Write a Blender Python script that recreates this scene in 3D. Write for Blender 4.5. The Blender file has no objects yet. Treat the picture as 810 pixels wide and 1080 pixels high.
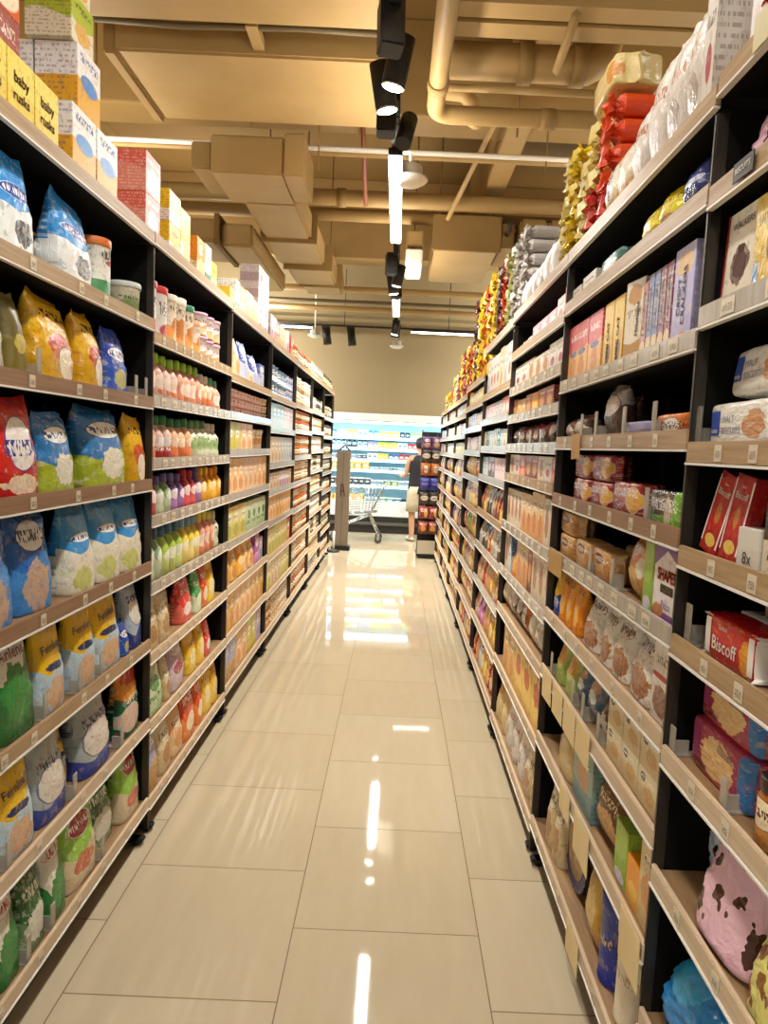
import bpy, bmesh, math, random
from mathutils import Vector, Matrix
from mathutils.bvhtree import BVHTree
random.seed(7)
PI = math.pi
C = bpy.context.scene.collection
SC = bpy.context.scene
UP = {}
def hx(s):
    return tuple(((v/12.92) if v <= .04045 else ((v+.055)/1.055)**2.4) for v in (int(s[i:i+2], 16)/255 for i in (0, 2, 4)))

# ---------------------------------------------------------------- materials
class NT:
    """small expression helper over a node tree"""
    def __init__(s, m): s.t = m.node_tree; s.n = s.t.nodes; s.l = s.t.links
    def node(s, typ, **kw):
        n = s.n.new(typ)
        for k, v in kw.items(): setattr(n, k, v)
        return n
    def set(s, sock, v):
        if isinstance(v, bpy.types.NodeSocket): s.l.new(v, sock)
        else: sock.default_value = v
    def m(s, op, a, b=None, c=None, clamp=False):
        n = s.node('ShaderNodeMath', operation=op, use_clamp=clamp); s.set(n.inputs[0], a)
        if b is not None: s.set(n.inputs[1], b)
        if c is not None: s.set(n.inputs[2], c)
        return n.outputs[0]
    def mix(s, f, a, b):
        n = s.node('ShaderNodeMix', data_type='RGBA'); s.set(n.inputs[0], f)
        for i, v in ((6, a), (7, b)):
            if isinstance(v, tuple): v = (*v[:3], 1)
            s.set(n.inputs[i], v)
        return n.outputs[2]
    def comb(s, x, y, z=0.):
        n = s.node('ShaderNodeCombineXYZ'); s.set(n.inputs[0], x); s.set(n.inputs[1], y); s.set(n.inputs[2], z); return n.outputs[0]
    def sep(s, v):
        n = s.node('ShaderNodeSeparateXYZ'); s.set(n.inputs[0], v); return n.outputs
    def noise(s, vec, scale, detail=2., rough=.5, dist=0.):
        n = s.node('ShaderNodeTexNoise'); s.set(n.inputs['Vector'], vec); s.set(n.inputs['Scale'], scale)
        s.set(n.inputs['Detail'], detail); s.set(n.inputs['Roughness'], rough); s.set(n.inputs['Distortion'], dist); return n.outputs[0]
    def attr(s, name, typ='OBJECT'):
        n = s.node('ShaderNodeAttribute', attribute_name=name, attribute_type=typ); return n
    def bump(s, h, strength, dist):
        n = s.node('ShaderNodeBump'); s.set(n.inputs['Height'], h); s.set(n.inputs['Strength'], strength); s.set(n.inputs['Distance'], dist); return n.outputs[0]

MATS = {}
def mat(name, col, rough=.5, metal=0., spec=.5, emit=None, estr=0., trans=0., alpha=None, ior=None):
    if name in MATS: return MATS[name]
    m = bpy.data.materials.new(name); m.use_nodes = True
    b = m.node_tree.nodes['Principled BSDF']
    c = hx(col) if isinstance(col, str) else col
    b.inputs['Base Color'].default_value = (*c, 1); b.inputs['Roughness'].default_value = rough
    b.inputs['Metallic'].default_value = metal; b.inputs['Specular IOR Level'].default_value = spec
    b.inputs['Transmission Weight'].default_value = trans
    if ior: b.inputs['IOR'].default_value = ior
    if emit: b.inputs['Emission Color'].default_value = (*hx(emit), 1); b.inputs['Emission Strength'].default_value = estr
    m.diffuse_color = (*c, 1); MATS[name] = m
    return m
def base(m): return m.node_tree.nodes['Principled BSDF']

def noisy(name, c1, c2, scale=6., rough=.6, stretch=(1, 1, 1), detail=4., bump=0.):
    if name in MATS: return MATS[name]
    m = mat(name, c1, rough); t = NT(m)
    co = t.node('ShaderNodeTexCoord').outputs['Object']
    mp = t.node('ShaderNodeMapping'); t.set(mp.inputs[0], co); mp.inputs['Scale'].default_value = stretch
    n = t.noise(mp.outputs[0], scale, detail, .6)
    f = t.m('MULTIPLY_ADD', n, 2.4, -.7, clamp=True)
    t.set(base(m).inputs['Base Color'], t.mix(f, hx(c1), hx(c2)))
    if bump: t.set(base(m).inputs['Normal'], t.bump(n, bump, .01))
    return m

M_BLACK = mat('black_metal', '15130f', .45)
M_BACK = mat('black_back', '0c0b09', .8, spec=.15)
M_EDGE = mat('upright_steel', '4a4640', .35, .7)
M_WOOD = noisy('wood_laminate', 'a5855f', '7c5d3e', 3., .45, (14, 1.2, 22))
M_WOOD2 = noisy('wood_rail', 'b99d78', '94754f', 3., .42, (10, 1.0, 30))
M_OAK = noisy('wood_rail_dark', '9a7658', '7c5c42', 3., .4, (10, 1.0, 30))
M_STRIP = noisy('price_strip', 'b9b0a4', 'a0978c', 9., .25, (1, 6, 1))
M_LITRAIL = noisy('pale_rail', 'd3bda0', 'bfa688', 3., .4, (10, 1.0, 30))  # rail wood made paler: light falling on the lower lips is put into the colour
M_WHITE = mat('white_plastic', 'e8e4da', .4)
M_CARD = noisy('cream_card', 'ecd6a6', 'e2c990', 3., .6)
M_CLEAR = mat('clear_acrylic', 'd8d2c6', .12, trans=.75, ior=1.3)
M_CHROME = mat('chrome_wire', 'b9bcbd', .25, .9)
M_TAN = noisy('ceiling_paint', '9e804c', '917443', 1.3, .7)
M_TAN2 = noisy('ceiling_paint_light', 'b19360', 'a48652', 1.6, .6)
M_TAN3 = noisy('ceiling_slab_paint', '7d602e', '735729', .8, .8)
M_WALL = noisy('wall_paint', '94835f', '8e7d5a', .7, .75)

# packaging artwork: every colour and layout number comes from properties of the object itself
def make_pack():
    m = mat('printed_packaging', 'cccccc', .4); t = NT(m); b = base(m)
    uvn = t.node('ShaderNodeUVMap', uv_map='UVMap').outputs[0]
    u, v, _ = t.sep(uvn)
    front = t.m('LESS_THAN', u, 1.5)
    c = {k: t.attr(k).outputs['Color'] for k in ('c1', 'c2', 'c3', 'c4', 'c5')}
    g = {k: t.sep(t.attr(k).outputs['Vector']) for k in ('g1', 'g2', 'g3', 'g4', 'g5')}
    rnd = t.node('ShaderNodeObjectInfo').outputs['Random']
    r7 = t.m('MULTIPLY', rnd, 37.)
    wave = t.m('MULTIPLY', t.m('SINE', t.m('ADD', t.m('MULTIPLY', u, g['g1'][2]), g['g5'][2])), g['g1'][1])
    top = t.m('GREATER_THAN', t.m('ADD', v, wave), g['g1'][0])
    col = t.mix(top, c['c2'], c['c1'])
    def ell(px, py, rx, ry):
        a = t.m('POWER', t.m('DIVIDE', t.m('SUBTRACT', u, px), rx), 2.)
        d = t.m('POWER', t.m('DIVIDE', t.m('SUBTRACT', v, py), ry), 2.)
        return t.m('ADD', a, d)
    n1 = t.noise(t.comb(t.m('MULTIPLY', u, 1.), v, r7), 7., 2., .6)
    e2 = t.m('ADD', ell(g['g3'][0], g['g3'][1], g['g3'][2], g['g4'][1]), t.m('MULTIPLY', t.m('SUBTRACT', n1, .5), 1.6))
    pic = t.m('MULTIPLY', t.m('LESS_THAN', e2, 1.), front)
    n2 = t.noise(t.comb(u, v, r7), 16., 1., .5)
    pc = t.mix(t.m('MULTIPLY_ADD', n2, 3., -1., clamp=True), c['c4'], c['c2'])
    pc = t.mix(.72, pc, c['c4'])
    col = t.mix(pic, col, pc)
    e = ell(g['g2'][0], g['g2'][1], g['g2'][2], g['g4'][0])
    ring = t.m('MULTIPLY', t.m('LESS_THAN', e, 1.16), front)
    col = t.mix(t.m('MULTIPLY', ring, .6), col, c['c5'])
    bad = t.m('MULTIPLY', t.m('LESS_THAN', e, 1.), front)
    col = t.mix(bad, col, c['c3'])
    sp = t.noise(t.comb(t.m('MULTIPLY', u, 1.6), t.m('MULTIPLY', v, 1.6), r7), 5., 3., .65)
    spk = t.m('MULTIPLY', t.m('GREATER_THAN', sp, .6), t.m('LESS_THAN', t.m('ABSOLUTE', t.m('SUBTRACT', v, .5)), .46))
    col = t.mix(t.m('MULTIPLY', spk, .33), col, c['c4'])
    sp2 = t.noise(t.comb(u, v, t.m('ADD', r7, 9.)), 9., 2., .6)
    col = t.mix(t.m('MULTIPLY', t.m('LESS_THAN', sp2, .4), .22), col, c['c5'])
    # lettering band
    inb = t.m('MULTIPLY', t.m('LESS_THAN', t.m('ABSOLUTE', t.m('SUBTRACT', v, g['g5'][0])), g['g5'][1]),
              t.m('LESS_THAN', t.m('ABSOLUTE', t.m('SUBTRACT', u, .5)), .36))
    let = t.m('GREATER_THAN', t.noise(t.comb(t.m('MULTIPLY', u, 2.2), t.m('MULTIPLY', v, 1.), r7), 14., 0.), .52)
    col = t.mix(t.m('MULTIPLY', inb, let), col, c['c5'])
    # small print on the sides
    rows = t.m('LESS_THAN', t.m('FRACT', t.m('MULTIPLY', v, 13.)), .42)
    wds = t.m('GREATER_THAN', t.noise(t.comb(t.m('MULTIPLY', u, 3.), t.m('FLOOR', t.m('MULTIPLY', v, 13.)), r7), 6., 0.), .52)
    sm = t.m('MULTIPLY', t.m('MULTIPLY', rows, wds), t.m('SUBTRACT', 1., front))
    col = t.mix(t.m('MULTIPLY', sm, .45), col, c['c5'])
    t.set(b.inputs['Base Color'], col)
    t.set(b.inputs['Roughness'], g['g4'][2])
    oc = t.node('ShaderNodeTexCoord').outputs['Generated']
    wv = t.noise(oc, 6., 3., .6, 1.2)
    t.set(b.inputs['Normal'], t.bump(wv, t.m('MULTIPLY', t.m('LESS_THAN', g['g4'][2], .31), .3), .02))
    return m
M_PACK = make_pack()

def spotted(name, bg, spot, scale=5., thr=.33, rough=.3):
    m = mat(name, bg, rough); t = NT(m)
    co = t.node('ShaderNodeTexCoord').outputs['Generated']
    vo = t.node('ShaderNodeTexVoronoi'); t.set(vo.inputs['Vector'], co); vo.inputs['Scale'].default_value = scale
    n = t.noise(co, 9., 1.)
    f = t.m('LESS_THAN', t.m('ADD', vo.outputs['Distance'], t.m('MULTIPLY', t.m('SUBTRACT', n, .5), .55)), thr)
    t.set(base(m).inputs['Base Color'], t.mix(f, hx(bg), hx(spot)))
    t.set(base(m).inputs['Normal'], t.bump(t.noise(co, 4., 3., .55, 1.2), .4, .03))
    return m
M_COWP = spotted('pink_cow_print', 'e8bccb', '4a2a22', 4.4, .34, .14)
M_COWB = spotted('blue_cow_print', 'c4cee2', '3f2620', 4.8, .34, .14)
M_GIRA = spotted('giraffe_print', 'd9d27a', '8a5524', 4.4, .42)

# ---------------------------------------------------------------- mesh helpers
def obj(name, bm_or_me, m=None, parent=None, smooth=False):
    if isinstance(bm_or_me, bmesh.types.BMesh):
        me = bpy.data.meshes.new(name); bm_or_me.to_mesh(me); bm_or_me.free()
    else: me = bm_or_me
    if m is not None and not me.materials:
        for x in (m if isinstance(m, (list, tuple)) else [m]): me.materials.append(x)
    if smooth:
        for p in me.polygons: p.use_smooth = True
    o = bpy.data.objects.new(name, me); C.objects.link(o)
    if parent is not None: o.parent = parent
    return o
def empty(name, loc=(0, 0, 0), rz=0.):
    o = bpy.data.objects.new(name, None); C.objects.link(o); o.location = loc; o.rotation_euler.z = rz; return o
def tag(o, label, cat, group=None):
    o['label'] = label; o['category'] = cat
    if group: o['group'] = group
    return o
def struct(o): o['kind'] = 'structure'; return o
def box(bm, x0, x1, y0, y1, z0, z1, bev=0., mi=0):
    r = bmesh.ops.create_cube(bm, size=1.)
    for v in r['verts']:
        v.co = Vector(((x0+x1)/2+v.co.x*(x1-x0), (y0+y1)/2+v.co.y*(y1-y0), (z0+z1)/2+v.co.z*(z1-z0)))
    fs = {f for v in r['verts'] for f in v.link_faces}
    for f in fs: f.material_index = mi
    if bev:
        es = list({e for v in r['verts'] for e in v.link_edges})
        bmesh.ops.bevel(bm, geom=es, offset=bev, segments=2, affect='EDGES', clamp_overlap=True)
    return bm
def bxm(*a, **k): return box(bmesh.new(), *a, **k)
def tube(bm, pts, r, seg=10, caps=True, mi=0):
    pts = [Vector(p) for p in pts]; rings = []
    rs = r if isinstance(r, (list, tuple)) else [r]*len(pts)
    pn = None
    for i, p in enumerate(pts):
        d = (pts[min(i+1, len(pts)-1)]-pts[max(i-1, 0)]).normalized()
        if pn is None:
            a = Vector((0, 0, 1)) if abs(d.z) < .9 else Vector((1, 0, 0)); n = d.cross(a).normalized()
        else: n = (pn-d*pn.dot(d)).normalized()
        pn = n; b = d.cross(n)
        rings.append([bm.verts.new(p+(n*math.cos(t)+b*math.sin(t))*rs[i]) for t in (2*PI*k/seg for k in range(seg))])
    for A, B in zip(rings, rings[1:]):
        for k in range(seg):
            f = bm.faces.new((A[k], A[(k+1) % seg], B[(k+1) % seg], B[k])); f.smooth = True; f.material_index = mi
    if caps:
        bm.faces.new(rings[0][::-1]).material_index = mi; bm.faces.new(rings[-1]).material_index = mi
    return bm
def rtube(pts, r, **k): return tube(bmesh.new(), pts, r, **k)
def uvlay(bm): return bm.loops.layers.uv.get('UVMap') or bm.loops.layers.uv.new('UVMap')

def lathe_bm(prof, seg=20, m0=None):
    """prof: (radius, z); UV wraps the front half over 0..1 and the back over 2..3"""
    bm = bmesh.new(); uv = uvlay(bm); rings = []
    for r, z in prof:
        rings.append([bm.verts.new((r*math.sin(2*PI*k/seg), -r*math.cos(2*PI*k/seg), z)) for k in range(seg)])
    for A, B in zip(rings, rings[1:]):
        for k in range(seg):
            vs = (A[k], A[(k+1) % seg], B[(k+1) % seg], B[k])
            f = bm.faces.new(vs); f.smooth = True
            mid = (k+.5)/seg
            off = 0. if (mid < .25 or mid > .75) else 2.
            for l, kk in zip(f.loops, (k, k+1, k+1, k)):
                a = kk/seg
                uu = (a if a < .5 or (k+.5) < seg*.5 else a-1)
                l[uv].uv = ((uu*2+.5) % 1.0001 if off == 0 else 2+(a-.25)*2, l.vert.co.z)
    for R, fl in ((rings[0], True), (rings[-1], False)):
        f = bm.faces.new(R[::-1] if fl else R)
        for l in f.loops: l[uv].uv = (2.5, l.vert.co.z)
    return bm
def box_unit(bev=.012):
    bm = bmesh.new(); box(bm, -.5, .5, -.5, .5, 0, 1); 
    bmesh.ops.bevel(bm, geom=bm.edges[:], offset=bev, segments=2, affect='EDGES')
    return boxuv(bm)
def boxuv(bm):
    uv = uvlay(bm); bm.normal_update()
    for f in bm.faces:
        n = f.normal
        for l in f.loops:
            c = l.vert.co
            if abs(n.y) > .6: l[uv].uv = (c.x+.5 + (0 if n.y < 0 else 2), c.z)
            elif abs(n.x) > .6: l[uv].uv = (2+c.y+.5, c.z)
            else: l[uv].uv = (4+c.x+.5, c.z)
    return bm
def pouch_unit(seed, top=.93, style='pouch'):
    rnd = random.Random(seed); bm = bmesh.new(); uv = uvlay(bm)
    R, S = 22, 44; rings = []
    ph = [rnd.uniform(0, 6.28) for _ in range(8)]
    for i in range(R+1):
        t = i/R
        if style == 'pouch':      # flat gusset bottom, crimped top
            w = .5*(1-.045*math.sin(PI*t))*(1 if t < .86 else 1-(1-top)*((t-.86)/.14)**2) * (.96 if i == 0 else 1)
            d = .5*(1-max(0, t-.35)**1.6*1.75) if t < .93 else .014
            d = max(d, .014)
        elif style == 'pillow':   # crimped at both ends
            w = .5*(1-.07*math.sin(PI*t)); d = .5*max(math.sin(PI*min(max((t-.05)/.9, 0), 1))**.55, .02)
        else:                      # slouching sack with a gathered neck
            w = .5*(math.sin(PI*min(t*.78+.2, 1))**.5 if t < .86 else .4+.35*(t-.86)/.14); w = max(w, .16)
            d = w*(.95 if t < .86 else .5)
        ring = []
        for k in range(S):
            a = 2*PI*k/S; ca, sa = math.cos(a), math.sin(a)
            e = .55 if t < .5 else .75
            x = math.copysign(abs(sa)**e, sa)*w; y = -math.copysign(abs(ca)**e, ca)*d
            cr = math.sin(7*x+ph[0]+9*t)*math.sin(11*t+ph[1]+5*x)*.5+math.sin(31*t+ph[2]+17*x)*.35+math.sin(27*x-24*t+ph[3])*.4+(abs(math.sin(5*x+8*t+ph[4]))-.5)*.5
            amp = .05*math.sin(PI*min(t*1.05, 1)) if style != 'sack' else .085*math.sin(PI*min(t*.9+.1, 1))
            if i == 0: amp = 0
            y += math.copysign(amp*cr, 1)*(1 if abs(ca) > .3 else .3) if d > .03 else .04*math.sin(9*x+ph[4])
            x *= 1+.025*math.sin(19*t+ph[5])
            z = t + (.02*math.sin(6*x+ph[6])+.04*x*math.sin(ph[7]) if i >= R-1 else 0)
            ring.append(bm.verts.new((x, y, z)))
        rings.append(ring)
    for A, B in zip(rings, rings[1:]):
        for k in range(S):
            f = bm.faces.new((A[k], A[(k+1) % S], B[(k+1) % S], B[k])); f.smooth = True
    bm.faces.new(rings[0][::-1]); bm.faces.new(rings[-1])
    bmesh.ops.recalc_face_normals(bm, faces=bm.faces[:])
    for f in bm.faces:
        c = f.calc_center_median(); back = 2. if c.y > .03 else 0.
        for l in f.loops: l[uv].uv = (min(max(l.vert.co.x+.5, 0), 1)+back, l.vert.co.z)
    return bm
def flow_unit(seed):
    """wrapped biscuit pack lying on its long side, crimped fins at both ends"""
    rnd = random.Random(seed); bm = bmesh.new(); uv = uvlay(bm); S = 28; rings = []
    prof = [(-.5, .06, .9), (-.47, .07, .94), (-.44, .55, .9), (-.415, .93, .97), (-.2, 1, 1), (0, .985, 1), (.2, 1, 1), (.415, .93, .97), (.44, .55, .9), (.47, .07, .94), (.5, .06, .9)]
    ph = [rnd.uniform(0, 6) for _ in range(4)]
    for i, (x, s, zz) in enumerate(prof):
        ring = []
        for k in range(S):
            a = 2*PI*k/S; ca, sa = math.cos(a), math.sin(a); e = .26
            y = -math.copysign(abs(ca)**e, ca)*.5*s; z = math.copysign(abs(sa)**e, sa)*.5*zz
            if 2 < i < 8: y += .008*math.sin(21*x+ph[0]+4*z); z += .008*math.sin(25*x+ph[1])*(1 if z > 0 else 0)
            else: y += .05*math.sin(16*z+ph[2])*(.4 if s > .2 else 1)
            ring.append(bm.verts.new((x, y, z+.5)))
        rings.append(ring)
    for A, B in zip(rings, rings[1:]):
        for k in range(S): bm.faces.new((A[k], A[(k+1) % S], B[(k+1) % S], B[k])).smooth = True
    bm.faces.new(rings[0][::-1]); bm.faces.new(rings[-1])
    bmesh.ops.recalc_face_normals(bm, faces=bm.faces[:])
    for f in bm.faces:
        c = f.calc_center_median(); n = f.normal
        off = 0 if c.y < -.2 else 2
        for l in f.loops: l[uv].uv = (l.vert.co.x+.5+off, l.vert.co.z)
    return bm
def bunch_unit(seed):
    """cellophane parcel whose gathered ends flare out (seen end on)"""
    rnd = random.Random(seed); bm = bmesh.new(); uv = uvlay(bm); S = 30; rings = []
    prof = [(-.5, .98), (-.46, .62), (-.40, .45), (-.34, .72), (-.28, .97), (0, 1), (.3, .97), (.42, .6), (.5, .5)]
    ph = [rnd.uniform(0, 6) for _ in range(6)]
    for i, (y, s) in enumerate(prof):
        ring = []
        for k in range(S):
            a = 2*PI*k/S; ca, sa = math.cos(a), math.sin(a); e = .62
            w = 1+(.17*math.sin(7*a+ph[0]+i)+.09*math.sin(13*a+ph[1]) if i < 4 else .035*math.sin(5*a+ph[2]+i))
            ring.append(bm.verts.new((math.copysign(abs(sa)**e, sa)*.5*s*w, y+(.06*math.sin(5*a+ph[3]) if i == 0 else 0), .5+max(math.copysign(abs(ca)**e, ca)*.5*s*w*.97, -.5))))
        rings.append(ring)
    for A, B in zip(rings, rings[1:]):
        for k in range(S): bm.faces.new((A[k], A[(k+1) % S], B[(k+1) % S], B[k]))
    bm.faces.new(rings[0]); bm.faces.new(rings[-1][::-1])
    bmesh.ops.recalc_face_normals(bm, faces=bm.faces[:])
    for f in bm.faces:
        for l in f.loops: l[uv].uv = (2+l.vert.co.x+.5, l.vert.co.z)
    return bm
def to_me(name, bm, m):
    me = bpy.data.meshes.new(name); bm.to_mesh(me); bm.free()
    for x in (m if isinstance(m, (list, tuple)) else [m]): me.materials.append(x)
    return me
PROTO = {}
PROTO['box'] = [to_me('carton_mesh', box_unit(), M_PACK)]
PROTO['pouch'] = [to_me('pouch_mesh', pouch_unit(i), M_PACK) for i in range(4)]
PROTO['pillow'] = [to_me('pillow_bag_mesh', pouch_unit(10+i, style='pillow'), M_PACK) for i in range(3)]
PROTO['sack'] = [to_me('sack_mesh', pouch_unit(20+i, style='sack'), M_PACK) for i in range(3)]
PROTO['flow'] = [to_me('flow_pack_mesh', flow_unit(i), M_PACK) for i in range(3)]
PROTO['bunch'] = [to_me('gathered_parcel_mesh', bunch_unit(i), M_PACK) for i in range(5)]
CAN = [(.47, 0), (.5, .012), (.5, .05), (.485, .06), (.485, .86), (.5, .87)]
PROTO['canister'] = [to_me('canister_mesh', lathe_bm(CAN), M_PACK)]
BOT = [(.44, 0), (.5, .02), (.5, .18), (.46, .27), (.47, .36), (.5, .48), (.48, .58), (.36, .68), (.24, .76), (.2, .80)]
BOT2 = [(.42, 0), (.48, .02), (.49, .3), (.5, .5), (.44, .6), (.3, .70), (.235, .76), (.2, .80)]
PROTO['bottle'] = [to_me('bottle_mesh', lathe_bm(BOT), M_PACK), to_me('bottle_mesh', lathe_bm(BOT2), M_PACK)]
JAR = [(.44, 0), (.5, .03), (.5, .68), (.44, .78), (.42, .8)]
PROTO['jar'] = [to_me('jar_mesh', lathe_bm(JAR), M_PACK)]
TIN = [(.48, 0), (.5, .01), (.5, .03), (.48, .045), (.48, .955), (.5, .97), (.5, .99), (.46, .99), (.45, .965)]
PROTO['tin'] = [to_me('tin_mesh', lathe_bm(TIN), M_PACK)]
TUB = [(.42, 0), (.44, .02), (.485, .82), (.5, .84)]
PROTO['tub'] = [to_me('tub_mesh', lathe_bm(TUB), M_PACK)]
def lid_me(name, prof): return to_me(name, lathe_bm(prof), mat('lid_blank', 'ffffff'))
LIDS = {'canister': [(.505, .865), (.515, .875), (.515, .985), (.49, 1.), (.44, .995)], 'bottle': [(.255, .785), (.265, .79), (.25, .97), (.22, 1.), (.1, 1.)],
        'jar': [(.46, .79), (.475, .80), (.475, .985), (.45, 1.), (.3, .995)], 'tub': [(.515, .835), (.525, .845), (.525, .96), (.5, 1.), (.4, .98)]}
LIDM = {}
def lid_mesh(proto, col):
    k = (proto, col)
    if k not in LIDM: LIDM[k] = to_me('lid_mesh', lathe_bm(LIDS[proto]), mat('lid_'+col, col, .35))
    return LIDM[k]

# ---------------------------------------------------------------- designs
DES = {}
def D(key, look, c1, c2=None, split=.5, wave=.05, freq=5., badge=None, pic=None, text=None, rough=.38, ph=0.):
    c2 = c2 or c1
    bc, bx, by, rx, ry = badge or (c1, .5, -9, .1, .1)
    pc, qx, qy, sx, sy = pic or (c2, .5, -9, .1, .1)
    tc, tv, th = text or (c2, -9, .01)
    DES[key] = dict(look=look, c1=hx(c1), c2=hx(c2), c3=hx(bc), c4=hx(pc), c5=hx(tc), g1=(split, wave, freq), g2=(bx, by, rx), g3=(qx, qy, sx), g4=(ry, sy, rough), g5=(tv, th, ph))
def paint(o, key):
    for k, v in DES[key].items():
        if k != 'look': o[k] = v
W = 'eeebe2'
D('bluemilk', 'blue and white', '2f8fd6', 'e6e8e4', .5, .06, 4, badge=('22409a', .5, .62, .4, .07), pic=('2c2c30', .55, .25, .25, .13), text=('f4f4f4', .62, .03), rough=.25)
D('bluegreen', 'blue and green', '2c79b8', 'a9b834', .42, .08, 5, badge=('eef0ee', .5, .72, .36, .1), pic=('ece6da', .55, .3, .3, .2), text=('1c2c55', .72, .04), rough=.25)
D('bluekid', 'deep blue', '2668b8', '3f86cc', .5, .1, 6, badge=('e8e8e8', .5, .76, .3, .15), pic=('caa884', .5, .25, .3, .28), text=('1d2238', .76, .06), rough=.25)
D('bluewhite', 'pale blue and cream', '3b98dc', 'ece7d4', .55, .1, 4, badge=('f4f2ec', .5, .64, .34, .05), pic=('c9cf6a', .4, .16, .3, .14), text=('234a8e', .64, .02), rough=.25)
D('yellowmilk', 'yellow and red', 'e6b41c', 'd8a418', .5, .1, 5, badge=('f0e3c8', .62, .24, .26, .2), pic=('c82a18', .5, .42, .32, .16), text=('2d2a26', .78, .05), rough=.25)
D('navyblue', 'royal blue', '2347a8', '2f5cc0', .5, .12, 6, badge=('e9eaf2', .5, .62, .4, .1), pic=('c8c06a', .5, .25, .3, .15), text=('16246a', .62, .05), rough=.25)
D('redmilk', 'red', 'cf2a1e', 'b92018', .3, .06, 5, badge=('efe9e4', .52, .54, .3, .26), pic=('ead9b8', .5, .14, .4, .1), text=('3b3f8c', .5, .08), rough=.22)
D('redclear', 'red and clear', 'c8382a', 'd5d0c8', .6, .1, 5, pic=('7d838a', .5, .3, .3, .2), text=('f4f0ea', .75, .05), rough=.2)
D('olive', 'dark olive', '5f5420', '7a6c2a', .5, .05, 5, badge=('c8b45a', .5, .4, .3, .12), rough=.35)
D('leafy', 'white and green leaf print', 'e6e2d6', '35703a', .62, .22, 5, pic=('2f8a3c', .45, .45, .34, .3), text=('7c2c2c', -9, .06), rough=.25)
D('fern', 'yellow and pale blue', 'e9bc1c', 'b9d0dc', .52, .1, 5, badge=('24335e', .5, .5, .3, .045), pic=('d8a878', .5, .2, .34, .18), text=('2e3a5a', -9, .05), rough=.25)
D('fernb', 'pale blue and navy', 'b4c6d2', '26418c', .3, .1, 5, badge=('e4e0d4', .5, .55, .36, .2), pic=('c9b08a', .5, .5, .25, .14), text=('2a3a78', .74, .05), rough=.25)
D('oat', 'grey and blue', 'a9b2b2', '34489a', .25, .08, 5, badge=('d8d0c4', .52, .42, .42, .22), pic=('c49a74', .55, .48, .3, .14), text=('1d2f6e', .66, .05), rough=.22)
D('garlic', 'yellow and dark green', 'd98a1e', '1f5a3c', .58, .1, 4, badge=('d8bca8', .4, .25, .4, .18), pic=('c83c1c', .55, .8, .4, .12), text=('eee6d6', .5, .04), rough=.25)
D('limepk', 'lime and cream', '8fc43c', 'd9c9a4', .46, .12, 4, badge=('a8202a', .5, .72, .3, .13), pic=('c85a34', .5, .25, .3, .12), text=('f4ecec', .72, .04), rough=.22)
D('dkgreen', 'dark green', '2f5a2a', '6f8a5c', .45, .12, 6, pic=('dcd8c8', .5, .3, .4, .2), text=('dfe6d2', .7, .06), rough=.22)
D('whiteleaf', 'white and emerald', 'ddd8c8', '2f7a3a', .55, .25, 6, badge=('e9e4da', .5, .82, .4, .08), pic=('3c8a44', .5, .35, .34, .22), text=('a83428', .82, .05), rough=.2)
D('goldbox', 'gold and white', 'e8e6e4', 'dca31e', .52, .0, 4, badge=('3e86cc', .5, .52, .34, .12), text=('2a3f7c', .84, .06))
D('yelbox', 'yellow', 'ead460', 'e4c94a', .5, .02, 4, text=('7a3418', .14, .05))
D('marbox', 'maroon', 'a0564a', '8e463c', .5, .1, 4, badge=('e2c9ae', .6, .25, .4, .24), text=('e9d8cc', .72, .1))
D('orgbox', 'orange', 'dd7a2e', 'cf5e28', .5, .15, 4, badge=('f0dfc0', .55, .3, .4, .25), text=('f4e8d8', .75, .08))
D('greenyel', 'green and yellow', 'a9b83a', 'ddd6bc', .5, .1, 4, pic=('d8a23a', .5, .3, .34, .22), text=('5c5a1e', .78, .07))
D('redpink', 'coral red', 'd9604c', 'e08a74', .62, .08, 4, badge=('ece6e2', .52, .36, .34, .3), text=('f0e4da', .8, .05))
D('sunbox', 'yellow and white', 'e9c21e', 'eee9da', .42, .05, 4, badge=('c89a28', .5, .7, .2, .1), pic=('dfc06a', .6, .28, .3, .2), text=('6a5a2a', .7, .03))
D('orabox', 'orange and cream', 'e58a1e', 'f0dcae', .46, .1, 4, badge=('f2e2c4', .45, .72, .24, .13), pic=('e8b468', .5, .3, .36, .2), text=('8e4a1a', .72, .05))
D('whgrn', 'white and green', 'ece9e0', '2f8048', .3, .02, 4, text=('44403a', .65, .12))
D('deeporg', 'deep orange', 'eda01c', 'f2b53a', .5, .1, 5, text=('f6e6c0', .6, .08))
D('whpink', 'white and pink', 'e9e4e4', 'c8b8c0', .5, .0, 4, badge=('b83a50', .5, .3, .2, .2), text=('8a2a44', .75, .1))
D('babywh', 'white and red', 'e8e4dc', 'd4cfc6', .5, .02, 4, badge=('b8343a', .5, .2, .34, .13), text=('6a6460', .6, .12), rough=.3)
D('babyora', 'cream and orange', 'e9dcc8', 'e89a4a', .42, .05, 4, pic=('b8743c', .5, .4, .3, .2), text=('7a6a5a', .72, .06), rough=.3)
D('babypnk', 'white and orange fruit print', 'e6dcdc', 'e88a4a', .45, .1, 7, text=('6a5a6a', .62, .06), rough=.3)
D('grncan', 'white and green', 'e9e6da', '3f8a50', .34, .0, 4, badge=('c23a3a', .5, .62, .26, .05), text=('5a5a50', .75, .08), rough=.3)
D('pinkbot', 'pink', 'd8a898', 'e0bcae', .5, .1, 5, badge=('ecd8c8', .5, .4, .35, .16), pic=('cf6a30', .5, .22, .2, .1), rough=.3)
D('salmon', 'salmon', 'e0a088', 'd68a68', .5, .1, 5, badge=('f0dccc', .5, .36, .3, .16), rough=.3)
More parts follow.
